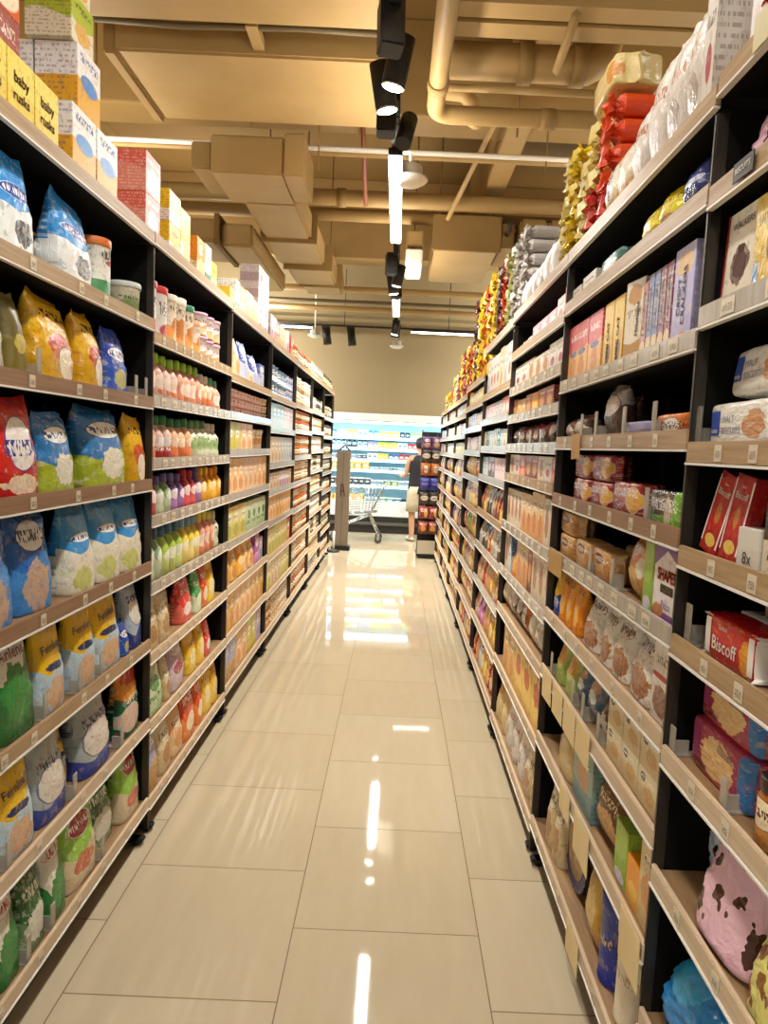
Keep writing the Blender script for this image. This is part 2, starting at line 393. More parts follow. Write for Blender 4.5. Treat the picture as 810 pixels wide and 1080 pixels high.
D('redjuice', 'red and white', 'd8b8a8', 'a8302c', .35, .06, 5, badge=('e6e2de', .5, .42, .5, .1), text=('f0e8e0', .25, .04), rough=.25)
D('milky', 'cream and green', 'e4e0cc', 'cfd0b4', .5, .1, 5, pic=('8fae6a', .5, .38, .3, .16), text=('4f6a3a', .55, .04), rough=.3)
D('peachj', 'peach', 'e8b08a', 'd87a4a', .4, .1, 5, badge=('f0dcc0', .5, .42, .3, .12), rough=.3)
D('purplep', 'violet', '6a4a8e', 'a87ab0', .5, .15, 5, badge=('e8dce0', .5, .45, .3, .14), rough=.25)
D('redp', 'crimson', 'b82a44', 'd85a5a', .5, .15, 5, badge=('f0d8d0', .5, .45, .3, .14), rough=.25)
D('greenp', 'sage green', '8fae8a', 'c8d4b4', .5, .15, 5, badge=('e8e8dc', .5, .45, .3, .14), rough=.25)
D('orangep', 'bright orange', 'ec9a1e', 'f0b440', .5, .15, 5, badge=('f6dca0', .5, .45, .3, .14), rough=.25)
D('limebot', 'lime green', 'a9c84a', 'c8d880', .5, .1, 5, badge=('e8ecd4', .5, .4, .3, .12), rough=.3)
D('yelbot', 'lemon yellow', 'e8d24a', 'ecd880', .5, .1, 5, badge=('f4eccc', .5, .4, .3, .12), rough=.3)
D('creambag', 'cream', 'd8c8a4', 'cdb78c', .5, .08, 5, badge=('efe6cc', .5, .66, .34, .12), pic=('a8743a', .5, .3, .3, .18), text=('6a4a28', .66, .05), rough=.3)
D('redbag', 'bright red', 'd8342e', 'e06a5a', .5, .2, 5, badge=('f0e2d8', .5, .3, .3, .14), text=('f4e8e0', .7, .06), rough=.22)
D('grnbag', 'leaf green', '3f9a52', 'cfe0b8', .45, .1, 5, badge=('e8ecd8', .5, .3, .3, .14), text=('eef4e0', .7, .06), rough=.25)
D('yelbag', 'golden yellow', 'eab81a', 'f0cc48', .5, .15, 5, pic=('f0e2b0', .5, .35, .3, .18), text=('8a4a18', .7, .06), rough=.22)
D('palegrn', 'pale green', 'cfdcb8', 'b8cfa0', .5, .2, 5, pic=('4a8a4a', .55, .55, .24, .14), text=('3a6a3a', .3, .05), rough=.25)
D('lilac', 'mauve', 'b09ab0', 'c8b4bc', .5, .15, 5, badge=('9a3a4a', .5, .42, .34, .14), text=('e8dce0', .7, .05), rough=.25)
D('muesli', 'lavender and oat', '9aa0d0', 'c8a468', .45, .08, 5, pic=('b08040', .5, .2, .4, .16), text=('eceaf2', .72, .09), rough=.25)
D('orgbag', 'tomato orange', 'd84a22', 'e8863a', .5, .2, 5, badge=('f2dcb8', .5, .3, .3, .16), text=('f6e6d0', .72, .06), rough=.22)
D('peachp', 'peach', 'e8b88a', 'eac89c', .5, .1, 5, badge=('f2e2c8', .5, .62, .3, .1), pic=('d8924a', .5, .3, .3, .18), text=('8a4a24', .62, .04), rough=.3)
D('bluew', 'blue and white check', '3a5ab0', 'c8cede', .55, .1, 6, badge=('e8e8f0', .5, .8, .4, .12), pic=('a8b4d8', .5, .3, .3, .2), text=('eef0f6', .6, .06), rough=.3)
D('pinkcup', 'pink', 'e2a89c', 'eccfc4', .5, .0, 5, badge=('f2e2d8', .5, .5, .3, .2), text=('8a3a3a', .5, .08))
D('yelgrn', 'yellow green', 'd8c83a', 'c8b430', .5, .1, 5, badge=('f0ecd0', .5, .6, .3, .14), text=('4a5a1a', .6, .05))
D('creamtub', 'cream', 'e6dac0', 'dccbaa', .5, .05, 5, badge=('d8944a', .5, .45, .3, .16), text=('8a6a3a', .7, .05))
D('apricot', 'apricot', 'ecb860', 'f0d0a0', .55, .1, 4, badge=('f4e8d0', .5, .66, .32, .14), pic=('d8862a', .5, .28, .36, .2), text=('a85a1a', .66, .05))
D('vanilla', 'pale yellow', 'e8d890', 'd8c870', .5, .1, 4, badge=('f2ecd0', .5, .66, .32, .14), pic=('a8a83a', .5, .28, .36, .2), text=('5a6a2a', .66, .05))
D('mustard', 'mustard', 'dfa93a', 'e6be66', .5, .1, 4, badge=('f4e6c0', .5, .66, .32, .12), pic=('c87a2a', .5, .28, .36, .2), text=('7a3a1a', .66, .05))
D('magenta', 'magenta', '9a3a9a', 'c87ab8', .4, .1, 4, badge=('f0e0ee', .5, .66, .32, .14), text=('f0e0f0', .3, .05))
D('lavbox', 'lavender', 'c0a4b8', 'b8b0c8', .5, .1, 4, badge=('ece4e8', .5, .66, .32, .14), pic=('8a7aa8', .5, .28, .36, .2), text=('5a3a5a', .66, .05))
D('bluetin', 'steel blue', '6a94b8', 'dfe4e6', .4, .05, 4, badge=('e8ecee', .5, .6, .34, .14), text=('284a6a', .6, .05), rough=.25)
D('skybox_', 'sky blue', 'a8cdd8', 'd8e4e4', .5, .1, 4, badge=('f0f2f0', .5, .66, .32, .14), text=('3a6a8a', .66, .05))
D('blush', 'blush pink', 'd8b0b0', 'e8d4d0', .5, .1, 4, badge=('f2e8e6', .5, .66, .32, .14), text=('8a3a4a', .66, .05))
D('greybox', 'pale grey', 'c0bcb4', 'd0ccc4', .5, .1, 4, badge=('e8e6e2', .5, .66, .32, .14), pic=('98a0a4', .5, .28, .3, .18), text=('3a3a3a', .66, .05))
D('plainwh', 'plain white', 'd8d2c6', 'd0c9bc', rough=.5)
D('beigebox', 'beige', 'd8bc90', 'e0cca8', .5, .1, 4, badge=('f0e6d0', .5, .66, .32, .14), pic=('b8843a', .5, .28, .3, .18), text=('5a3a1a', .66, .05))
D('redbox', 'red', 'c8322e', 'd86a5a', .5, .1, 4, badge=('f2e0d8', .5, .66, .32, .14), pic=('e8a868', .5, .28, .3, .18), text=('f4e8e0', .85, .05))
D('cocoa', 'brown and orange', '6a3a1e', 'c8742a', .35, .05, 4, badge=('e8d8b8', .5, .5, .4, .2), text=('f0e0c0', .25, .05), rough=.25)
D('amber', 'amber', 'b0642a', 'c88a44', .5, .05, 4, badge=('ecd8b0', .5, .5, .4, .2), text=('5a2a10', .5, .06), rough=.2)
D('palejar', 'cream labelled', 'e0d4bc', 'cdbb9a', .5, .05, 4, badge=('f0e8d8', .5, .5, .4, .2), text=('6a3a2a', .5, .07), rough=.25)
D('dkjar', 'dark', '3a2c24', '4a3a2c', .5, .05, 4, badge=('d8ccb8', .5, .5, .42, .2), text=('4a2a1a', .5, .06), rough=.2)
D('greenjar', 'olive green', '6a6a2e', '84803a', .5, .05, 4, badge=('e0d8b8', .5, .5, .4, .18), text=('3a3a1a', .5, .06), rough=.2)
# right side
D('clearwh', 'clear white', 'e6e0d8', 'd6cec4', .6, .1, 4, badge=('ece6e0', .5, .66, .3, .06), pic=('a89890', .5, .34, .2, .12), text=('b07a5a', .66, .05), rough=.2)
D('mille', 'clear cream', 'ddcdae', 'd2ab74', .35, .05, 4, badge=('ece6d6', .5, .62, .42, .24), pic=('c89a5a', .5, .2, .4, .14), rough=.2)
D('rainbow', 'white and rainbow', 'e8e0d8', 'a83a5a', .3, .2, 4, badge=('e8a02a', .4, .4, .3, .14), text=('26305a', .75, .07))
D('buff', 'pale buff', 'dfc98a', 'd6bd78', .5, .1, 4, badge=('cf8a3a', .82, .5, .14, .3), rough=.22)
D('orangefoil', 'orange foil', 'e2501c', 'd8441a', .5, .1, 4, rough=.22)
D('yellowfoil', 'yellow foil', 'e6c81c', 'd9b814', .5, .1, 4, rough=.22)
D('lemonfoil', 'pale lemon foil', 'e0cf86', 'd8c470', .5, .1, 4, rough=.25)
D('redfoil', 'red foil', 'c82a2a', 'd84a3a', .5, .1, 4, rough=.22)
D('silverfoil', 'silver foil', 'c0bab4', 'a8a29c', .5, .1, 4, rough=.2)
D('limefoil', 'pale lime foil', 'bcbc7a', 'a8ac66', .5, .1, 4, rough=.25)
D('brownfoil', 'dark brown foil', '5a2a22', '6a3428', .5, .1, 4, rough=.25)
D('navypk', 'navy blue', '1f3480', '18286a', .5, .1, 4, badge=('c8cede', .5, .6, .4, .06), rough=.2)
D('yelpk', 'bright yellow', 'e8d41e', 'c8a818', .4, .1, 4, pic=('b87a2a', .5, .25, .3, .16), text=('8a5a1a', .7, .05), rough=.2)
D('teal', 'teal', '4f7c74', '3a5a54', .5, .2, 4, badge=('a8bcb4', .5, .6, .34, .14), rough=.25)
D('lilacbox', 'lilac', 'b4b0dc', 'a49ecb', .3, .05, 4, pic=('e0b04a', .5, .82, .4, .12), badge=('c8283c', .6, .08, .3, .055), text=('ece8f4', .45, .0))
D('redcrk', 'red and white', 'b05a50', 'd8a890', .2, .03, 4, badge=('e6c49a', .5, .14, .4, .1), text=('f0e6de', .55, .3))
D('bluecrk', 'slate blue and white', '6f7fae', 'c8b088', .25, .03, 4, badge=('e6cc9a', .5, .14, .4, .1), text=('eceaf0', .6, .26))
D('winecrk', 'wine and white', '8e4a5c', 'caa08c', .2, .03, 4, badge=('e6cc9a', .5, .14, .4, .1), text=('f0e6e6', .6, .28))
D('milbox', 'white and gold', 'e6dcc2', 'b98a34', .26, .03, 4, pic=('c88a3a', .5, .82, .36, .12), text=('8a7a5a', .6, .05))
D('mimibox', 'yellow and chocolate', 'e9c444', 'e0b02e', .5, .1, 4, pic=('6a4a2a', .6, .25, .24, .14))
D('pinkbisc', 'rose pink and tan', 'd8525c', 'eab46a', .56, .06, 4, badge=('5a6a90', .5, .5, .34, .05), pic=('d0843a', .5, .25, .26, .2), text=('f4e6e0', .78, .05))
D('orngpk', 'orange', 'd0742a', 'b85a1e', .5, .1, 4, badge=('e2dccc', .5, .5, .24, .3), text=('5a3a2a', .5, .16), rough=.22)
D('silverbr', 'silver and brown', 'a49a92', '4a342a', .5, .2, 4, badge=('c8beb4', .5, .62, .4, .2), pic=('3a241c', .5, .25, .4, .2), rough=.15)
D('lilacpk', 'dusty lilac', '9a94b4', '8a7a94', .5, .1, 4, badge=('d8d4e0', .25, .5, .14, .3), rough=.22)
D('browny', 'speckled brown', '6a4a40', '9a8478', .5, .3, 9, pic=('c8b8a8', .5, .4, .4, .3), rough=.25)
D('redflow', 'brick red', 'a0302a', '8c2a22', .3, .0, 4, badge=('e4ac4a', .74, .5, .2, .36), text=('efe2da', .7, .13), rough=.25)
D('grnflow', 'brown and green', '3f2c24', '6aa23a', .3, .0, 4, badge=('7cb83a', .9, .5, .16, .6), pic=('d8c0a0', .62, .4, .1, .4), text=('e6e2da', .6, .16), rough=.2)
D('tanflow', 'tan', 'd3a468', 'c08e50', .4, .05, 4, badge=('6a2a28', .38, .66, .26, .18), pic=('b87a3a', .8, .45, .16, .34), text=('efe0c4', .66, .07), rough=.25)
D('shapes', 'white and purple', 'e8e4e4', '7a4a92', .12, .0, 4, pic=('d08a2e', .25, .12, .2, .1), rough=.4)
D('limebx', 'lime', 'a8c84a', '8fb83a', .5, .1, 4, badge=('e0d4e8', .5, .12, .4, .1), rough=.3)
D('orpouch', 'orange and gold', 'd8832e', 'c8923e', .55, .1, 4, pic=('e6bb5c', .4, .3, .28, .24), badge=('e9e2cc', .78, .55, .16, .16), text=('f4e2c0', .8, .05), rough=.25)
D('cookiewh', 'white chocolate-chip', 'e6e0d2', 'dfd6c4', .5, .05, 4, pic=('9c5c26', .5, .26, .42, .22), badge=('ece6da', .5, .74, .36, .1), text=('5a2a1e', .74, .07), rough=.25)
D('cookiered', 'white and red stripe', 'e6e0d2', 'e0d6c6', .5, .0, 4, pic=('7c3e22', .5, .26, .4, .2), badge=('b82a2a', .5, .56, .6, .035), text=('4a2a1e', .76, .05))
D('orbot', 'orange and gold print', 'ec9a2a', 'e88a1e', .5, .1, 4, pic=('f2c25c', .5, .32, .3, .2), text=('5a2a0e', .8, .06), rough=.25)
D('bluyel', 'yellow and blue', 'e8b830', '24489a', .42, .05, 4, text=('e8ecf4', .25, .1), rough=.25)
D('creambx', 'cream and navy', 'dccca6', 'd2bd90', .5, .05, 4, badge=('2c2a3a', .25, .75, .14, .12), pic=('c89a54', .6, .4, .28, .22), text=('f0e8d4', .75, .04))
D('greyblue', 'slate blue', '5c7484', '3f566a', .5, .2, 4, badge=('d8dcd8', .5, .6, .3, .12), pic=('d08a3a', .5, .8, .3, .1), rough=.25)
D('yelgreenpk', 'green and orange', 'b4c070', '98ac52', .5, .2, 4, pic=('e0963a', .5, .62, .34, .2), rough=.25)
D('squarecream', 'plain cream', 'd8c08e', 'd2b880', .5, .1, 4, pic=('d89a5a', .5, .74, .3, .1), badge=('c4ae80', .7, .2, .16, .12), text=('b09a6a', .2, .03), rough=.35)
D('tealbx', 'dusty teal', '8fb0a8', '6a8c8c', .35, .05, 4, pic=('d89a5c', .5, .5, .3, .2), badge=('e0e6dc', .5, .75, .3, .08), text=('3a5a5a', .75, .04))
D('pretzel', 'dark brown', '6a4426', '7c522e', .5, .2, 4, pic=('c8904a', .5, .35, .36, .26), text=('e6d2a4', .72, .05), rough=.22)
D('orangebx', 'bright orange', 'ec9418', 'e6a63a', .5, .1, 4, pic=('f2ca5a', .5, .35, .3, .2), rough=.35)
D('biscbx', 'cream and tan', 'e4cf9c', 'd8bf88', .5, .1, 4, pic=('cf8e4a', .5, .45, .34, .22), badge=('f0e6c8', .5, .8, .34, .08), text=('8a5a2a', .8, .03))
D('navytin', 'navy', '26306a', '1e2658', .5, .1, 4, badge=('c8b484', .5, .5, .4, .4), text=('e6e0d0', .5, .03), rough=.25)
D('bluetube', 'ultramarine', '2c3a98', '24308a', .5, .1, 4, text=('c8a45a', .5, .06), rough=.3)
D('whcan', 'off-white', 'e2d6bc', 'dccdb0', .5, .1, 4, text=('b8a078', .5, .05), rough=.35)
D('yelcook', 'golden', 'd8aa48', 'c8943a', .5, .1, 4, pic=('e8cc88', .5, .5, .3, .3), rough=.3)
D('walk', 'white faced', 'ece4cf', 'e6dcc4', .5, .0, 4, pic=('5a2c26', .5, .42, .26, .2), rough=.4)
D('yelpill', 'yellow', 'e8c84a', 'dfb83a', .5, .1, 4, badge=('8aa8d0', .14, .2, .14, .16), pic=('7a4a2a', .8, .45, .24, .2), text=('8a6a2a', .75, .06), rough=.3)
D('malt', 'white and blue', 'e9e6dc', 'dedacf', .2, .03, 4, pic=('c8864a', .7, .5, .14, .3), rough=.25)
D('bisc', 'red and white', 'c0201e', 'b01c1c', .3, .03, 4, pic=('e09a34', .8, .42, .08, .36), rough=.22)
D('biscstick', 'red', 'b8201e', 'a81c1c', .3, .03, 4, badge=('e6c25a', .5, .16, .3, .08), pic=('c8843a', .5, .5, .14, .13), rough=.25)
D('waf', 'wine, cream and blue', 'a83a5a', 'c8502a', .1, .0, 4, pic=('e8c88a', .5, .5, .26, .4), badge=('3a78b4', .93, .6, .13, .75), rough=.22)
D('plumbx', 'plum', '8a3468', '7a2c5c', .5, .0, 4, badge=('ecdcd0', .5, .85, .5, .12), text=('e07a2a', .85, .05))
D('darkbx', 'dark brown and cream', '4a3428', 'd8cbb0', .5, .0, 4, pic=('3a2a20', .5, .8, .5, .2), text=('5a4a38', .3, .1))
D('bluefoil', 'bright blue', '2a8ad0', '1f5f8c', .4, .2, 4, pic=('3fb0e6', .3, .8, .3, .2), rough=.2)
D('maroonfoil', 'maroon', '9a3a3a', '8a2a30', .5, .1, 4, rough=.25)
D('tealfoil', 'dark teal', '2f6c84', '285a70', .5, .2, 4, pic=('7ab0c0', .5, .5, .3, .3), rough=.2)
# far right mixes
D('whstripe', 'white', 'ddd6cc', 'd0c6ba', .5, .1, 4, badge=('a8344a', .5, .4, .24, .14), text=('4a3a34', .72, .05))
D('rosebx', 'rose', 'd86a72', 'e29a8c', .5, .1, 4, badge=('f0dcd4', .5, .5, .3, .2), text=('f6eae4', .8, .05))
D('cookbx', 'white biscuit-print', 'e2d8c6', 'd8caae', .5, .05, 4, pic=('a8622a', .55, .5, .3, .3), text=('6a3a22', .82, .05))
D('choc', 'chocolate red', '9a3428', '6a2a1e', .5, .1, 4, pic=('d8943a', .5, .45, .3, .24), text=('ecdcc8', .8, .06))
D('pinkpk', 'raspberry', 'a84a6a', '6a4a4a', .5, .2, 4, badge=('d8c4bc', .5, .5, .34, .2), rough=.22)
D('tallor', 'cream and orange', 'e2c49a', 'd8a468', .5, .1, 4, badge=('f0e2c6', .5, .75, .34, .1), pic=('c8743a', .5, .35, .3, .24), text=('8a4a22', .75, .05))
D('bluebx', 'cobalt blue', '3a72b4', 'c8d4dc', .5, .1, 4, badge=('eceee8', .5, .6, .3, .14), text=('eef2f4', .82, .05))
D('yelred', 'yellow and red', 'e8c83a', 'eac860', .5, .1, 4, pic=('c02822', .5, .55, .3, .2), text=('a82a1e', .85, .05))
D('chips', 'yellow printed', 'ecc62a', 'e0aa1c', .5, .15, 4, badge=('d8402a', .5, .66, .3, .12), pic=('f0dc8a', .5, .3, .3, .2), text=('f6eccc', .66, .05), rough=.22)
D('chipsr', 'red printed', 'cf3226', 'b82a1e', .5, .15, 4, badge=('f0c83a', .5, .66, .3, .12), pic=('f0c87a', .5, .3, .3, .2), text=('8a1e18', .66, .05), rough=.22)
D('chipsg', 'green printed', '8aa83a', '6a8a2e', .5, .15, 4, badge=('f0e8c0', .5, .66, .3, .12), pic=('e8d488', .5, .3, .3, .2), text=('3a4a1a', .66, .05), rough=.22)
D('chipsp', 'purple printed', '5a3a6a', '7a4a7a', .5, .15, 4, badge=('e8d8e0', .5, .66, .3, .12), pic=('d8a878', .5, .3, .3, .2), text=('3a1e3a', .66, .05), rough=.22)
D('chipsw', 'white printed', 'd8d0c4', 'c4b8aa', .5, .15, 4, badge=('c83a3a', .5, .66, .3, .12), pic=('c89a5a', .5, .3, .3, .2), text=('5a3a34', .66, .05), rough=.22)
D('tag', 'white price', 'd8ccb4', 'cfc2a8', .5, 0, 4, text=('4a4440', .42, .22), rough=.35)
D('chillw', 'white', 'eef2f2', 'dfe8ea', .5, .05, 4, badge=('4a8ab4', .5, .5, .3, .16), rough=.3)
D('chilly', 'yellow', 'e8d23a', 'd8c85a', .5, .05, 4, badge=('f4f0d0', .5, .5, .3, .16), rough=.3)
D('chillg', 'green', '8ab84a', 'b8d47a', .5, .05, 4, badge=('f0f4e0', .5, .5, .3, .16), rough=.3)
D('chillb', 'blue', '3a6aa8', 'a8c8dc', .5, .05, 4, badge=('eef2f6', .5, .5, .3, .16), rough=.3)
D('chillr', 'red', 'b83a44', 'd88a88', .5, .05, 4, badge=('f4e8e6', .5, .5, .3, .16), rough=.3)
D('chillo', 'orange', 'e8a03a', 'ecc070', .5, .05, 4, badge=('f6ecd4', .5, .5, .3, .16), rough=.3)
D('chillk', 'black', '2a2a30', '3a3a44', .5, .05, 4, badge=('d8dcdc', .5, .5, .3, .16), rough=.3)
D('chillp', 'lilac', 'a89ac0', 'd0c8dc', .5, .05, 4, badge=('f0eef4', .5, .5, .3, .16), rough=.3)

# ---------------------------------------------------------------- lettering, joined into the front of a pack's own mesh
def ink(c): return mat('ink_'+c, c, .4)
_TXT = {}
def text_geo(s):
    if s not in _TXT:
        cu = bpy.data.curves.new('lettering', 'FONT'); cu.body = s; cu.size = 1.; cu.align_x = 'CENTER'; cu.align_y = 'CENTER'; cu.resolution_u = 3
        o = bpy.data.objects.new('lettering', cu); C.objects.link(o)
        dg = bpy.context.evaluated_depsgraph_get()
        me = bpy.data.meshes.new_from_object(o.evaluated_get(dg))
        bm = bmesh.new(); bm.from_mesh(me); bmesh.ops.triangulate(bm, faces=bm.faces[:])
        _TXT[s] = ([v.co.copy() for v in bm.verts], [[v.index for v in f.verts] for f in bm.faces])
        bm.free(); bpy.data.objects.remove(o); bpy.data.curves.remove(cu)
    return _TXT[s]
def letter(o, s, u, v, size, col, rot=0., wide=1., bold=0., face='front'):
    """s written on o's local -Y face, centred at (u,v) of that face; size in metres"""
    if o.get('_own') is None: o.data = o.data.copy(); o['_own'] = 1
    me = o.data; sx, sy, sz = o.scale
    bm = bmesh.new(); bm.from_mesh(me)
    bvh = BVHTree.FromBMesh(bm)
    vs, fs = text_geo(s); mi = len(me.materials); me.materials.append(ink(col))
    ca, sa = math.cos(rot), math.sin(rot)
    for dx, dz in ([(0, 0)] if not bold else [(-bold, 0), (bold, 0), (0, bold), (0, -bold)]):
        new = []
        for p in vs:
            tx, tz = p.x*size*wide, p.y*size
            x = (u-.5)+(tx*ca-tz*sa+dx*size)/sx; z = v+(tx*sa+tz*ca+dz*size)/sz
            hit = bvh.ray_cast(Vector((x, -2., z)), Vector((0, 1, 0)))
            y = hit[0].y if hit[0] is not None else -.5
            new.append(bm.verts.new((x, y-.0012/sy, z)))
        for f in fs:
            try:
                F = bm.faces.new([new[i] for i in f]); F.material_index = mi
            except ValueError: pass
    bm.to_mesh(me); bm.free()
def patch(o, u0, u1, v0, v1, col, pts=None):
    """a printed field of flat colour on the pack's front"""
    if o.get('_own') is None: o.data = o.data.copy(); o['_own'] = 1
    me = o.data; sx, sy, sz = o.scale
    bm = bmesh.new(); bm.from_mesh(me); bvh = BVHTree.FromBMesh(bm)
    mi = len(me.materials); me.materials.append(ink(col)); n = 10
    def P(u, v):
        x = u-.5; hit = bvh.ray_cast(Vector((x, -2., v)), Vector((0, 1, 0)))
        return bm.verts.new((x, (hit[0].y if hit[0] is not None else -.5)-.0007/sy, v))
    if pts: bm.faces.new([P(a, b) for a, b in pts]).material_index = mi
    else:
        g = [[P(u0+(u1-u0)*i/n, v0+(v1-v0)*j/n) for i in range(n+1)] for j in range(n+1)]
        for j in range(n):
            for i in range(n): bm.faces.new((g[j][i], g[j][i+1], g[j+1][i+1], g[j+1][i])).material_index = mi
    bm.to_mesh(me); bm.free()

# ---------------------------------------------------------------- the aisle: measures
XL, XR = -.90, .58                   # front planes of the shelf lips
LY = [1.37+1.192*i for i in range(8)]
RY = [.24+1.152*i for i in range(9)]
LZ = [[2.242, 1.938, 1.657, 1.357, 1.048, .75, .438, .12],
      [2.246, 1.897, 1.667, 1.434, 1.217, .96, .689, .417, .108],
      [2.24, 1.873, 1.67, 1.464, 1.217, .952, .70, .423, .13],
      [2.235, 1.859, 1.62, 1.36, 1.162, .934, .677, .406, .127],
      [2.235, 1.87, 1.64, 1.40, 1.162, .92, .677, .41, .127],
      [2.235, 1.88, 1.66, 1.45, 1.23, 1.0, .76, .52, .30, .12],
      [2.235, 1.86, 1.62, 1.38, 1.162, .92, .677, .41, .127]]
RZ = [[2.25, 2.042, 1.815, 1.552, 1.344, 1.161, .924, .661, .333, .12],
      [2.235, 2.053, 1.778, 1.578, 1.376, 1.172, .948, .732, .468, .13],
      [2.235, 2.032, 1.85, 1.708, 1.56, 1.409, 1.159, .921, .711, .424, .10],
      [2.22, 1.90, 1.73, 1.55, 1.36, 1.13, .90, .66, .40, .12],
      [2.05, 1.88, 1.70, 1.52, 1.33, 1.10, .86, .62, .36, .12],
      [2.0, 1.84, 1.66, 1.48, 1.28, 1.05, .82, .58, .34, .12],
      [2.0, 1.84, 1.66, 1.48, 1.28, 1.05, .82, .58, .34, .12],
      [2.0, 1.84, 1.66, 1.48, 1.28, 1.05, .82, .58, .34, .12]]
BT = .030                            # board surface above the lip's lower edge
DEPTH = .40
ORD = ['first', 'second', 'third', 'fourth', 'fifth', 'sixth', 'seventh', 'eighth', 'ninth', 'tenth', 'eleventh', 'twelfth', 'thirteenth', 'fourteenth', 'fifteenth', 'sixteenth',
       'seventeenth', 'eighteenth', 'nineteenth', 'twentieth', 'twenty-first', 'twenty-second', 'twenty-third', 'twenty-fourth', 'twenty-fifth', 'twenty-sixth', 'twenty-seventh', 'twenty-eighth', 'twenty-ninth', 'thirtieth']
SHELF = {}
def make_bay(side, i):
    y0, y1 = (LY if side == 'L' else RY)[i:i+2]; Z = (LZ if side == 'L' else RZ)[i]
    fx = XL if side == 'L' else XR; s = -1 if side == 'L' else 1      # s: outward from the aisle
    last = i == (6 if side == 'L' else 7)
    r = empty('shelving_rack', (fx+s*DEPTH/2, (y0+y1)/2, 0))
    ox, oy = r.location.x, r.location.y
    def bb(x0, x1, *a, **k): return bxm(min(x0, x1)-ox, max(x0, x1)-ox, a[0]-oy, a[1]-oy, *a[2:], **k)
    zt = Z[0]+.03
    obj('side_panel', bb(fx+s*.03, fx+s*(DEPTH+.02), y0+.0, y0+.011, .06, zt-.035), M_BACK, r)
    obj('upright', bb(fx+s*.004, fx+s*.03, y0-.001, y0+.012, .03, zt-.04, bev=.003), M_EDGE, r)
    if last:
        obj('side_panel', bb(fx+s*.03, fx+s*(DEPTH+.02), y1+.0, y1+.012, .06, zt-.035), M_BACK, r)
        obj('upright', bb(fx+s*.004, fx+s*.03, y1+.0, y1+.013, .03, zt-.04, bev=.003), M_EDGE, r)
    obj('back_panel', bb(fx+s*DEPTH, fx+s*(DEPTH+.02), y0+.01, y1-.01, .06, zt-.035), M_BACK, r)
    obj('kick_plate', bb(fx+s*.05, fx+s*.07, y0+.014, y1-.014, .025, Z[-1]+.005), M_BLACK, r)
    for yy in (y0+.05, y1-.05):
        b = bb(fx+s*.0, fx+s*.09, yy-.02, yy+.02, .014, .03, bev=.004); tube(b, [((fx+s*.03)-ox, yy-oy, 0), ((fx+s*.03)-ox, yy-oy, .03)], .014)
        obj('foot', b, M_BLACK, r)
    for k, z in enumerate(Z):
        low = k >= len(Z)-4
        if side == 'L': rm = (M_OAK if (i == 0 and 1 < k < 5) else M_WOOD2 if k < 2 or (i == 0 and k < 6) else (M_STRIP if k < 6 else M_LITRAIL))
        else:
            rm = {0: [M_WOOD2, M_WOOD2, M_STRIP, M_WOOD2, M_WOOD2, M_WOOD2, M_LITRAIL, M_LITRAIL, M_LITRAIL, M_LITRAIL],
                  1: [M_WOOD2, M_WOOD2, M_STRIP, M_WOOD2, M_OAK, M_STRIP, M_LITRAIL, M_LITRAIL, M_LITRAIL, M_LITRAIL]}.get(i, [M_WOOD2, M_WOOD2, M_STRIP, M_STRIP, M_STRIP, M_WOOD2]+[M_STRIP if k < 8 else M_LITRAIL]*6)[min(k, 9)]
        b = bb(fx+s*.012, fx+s*(DEPTH-.004), y0+.0125, y1-.001, z+.004, z+BT)
        for f in b.faces: f.material_index = 0 if f.calc_center_median().z > z+.01 and abs(f.calc_center_median().z-z-BT) < 1e-4 else 1
        sh = obj('shelf', b, [M_WOOD, M_BACK], r)
        lip = bb(fx, fx+s*.011, y0+.003, y1-.002, z+.004, z+.045, bev=.002)
        ra = obj('price_rail', lip, rm, sh)
        obj('edge_strip', bb(fx-s*.003, fx+s*.010, y0+.003, y1-.003, z-.001, z+.0036), M_WHITE, sh)
        near = (side == 'L' and i < 2) or (side == 'R' and i < 3)
        if near and k > (0 if side == 'L' else 1) and not (side == 'R' and i == 1 and k in (7, 8)):
            n = {('L', 0): 5, ('L', 1): 9, ('R', 0): 7, ('R', 1): 6, ('R', 2): 7}[(side, i)]
            if side == 'R' and i == 1 and k in (2, 5): n = 9
            for q in range(n):
                y = y0+.06+(y1-y0-.12)*(q+.5+random.uniform(-.2, .2))/n
                w = .027 if rm is not M_STRIP else .05
                t = bpy.data.objects.new('price_tag', PROTO['box'][0]); C.objects.link(t); t.parent = sh
                t.scale = (w, .0016, .030); t.rotation_euler.z = PI/2 if side == 'L' else -PI/2
                t.location = (fx-s*.0012-ox, y-oy, z+.008); paint(t, 'tag')
        SHELF[(side, i, k)] = (z+BT, (Z[k-1]-z-BT-.006) if k else 9., y0, y1)
    sd = 'left' if side == 'L' else 'right'
    nm = ['nearest', 'second', 'third', 'fourth', 'fifth', 'sixth', 'seventh', 'farthest'][i] if side == 'R' else ['nearest', 'second', 'third', 'fourth', 'fifth', 'sixth', 'farthest'][i]
    tag(r, f'{nm} black shelving rack with wood-edged shelves along the {sd} side of the aisle', 'shelf', f'shelving racks on the {sd} of the aisle')
for i in range(7): make_bay('L', i)
for i in range(8): make_bay('R', i)

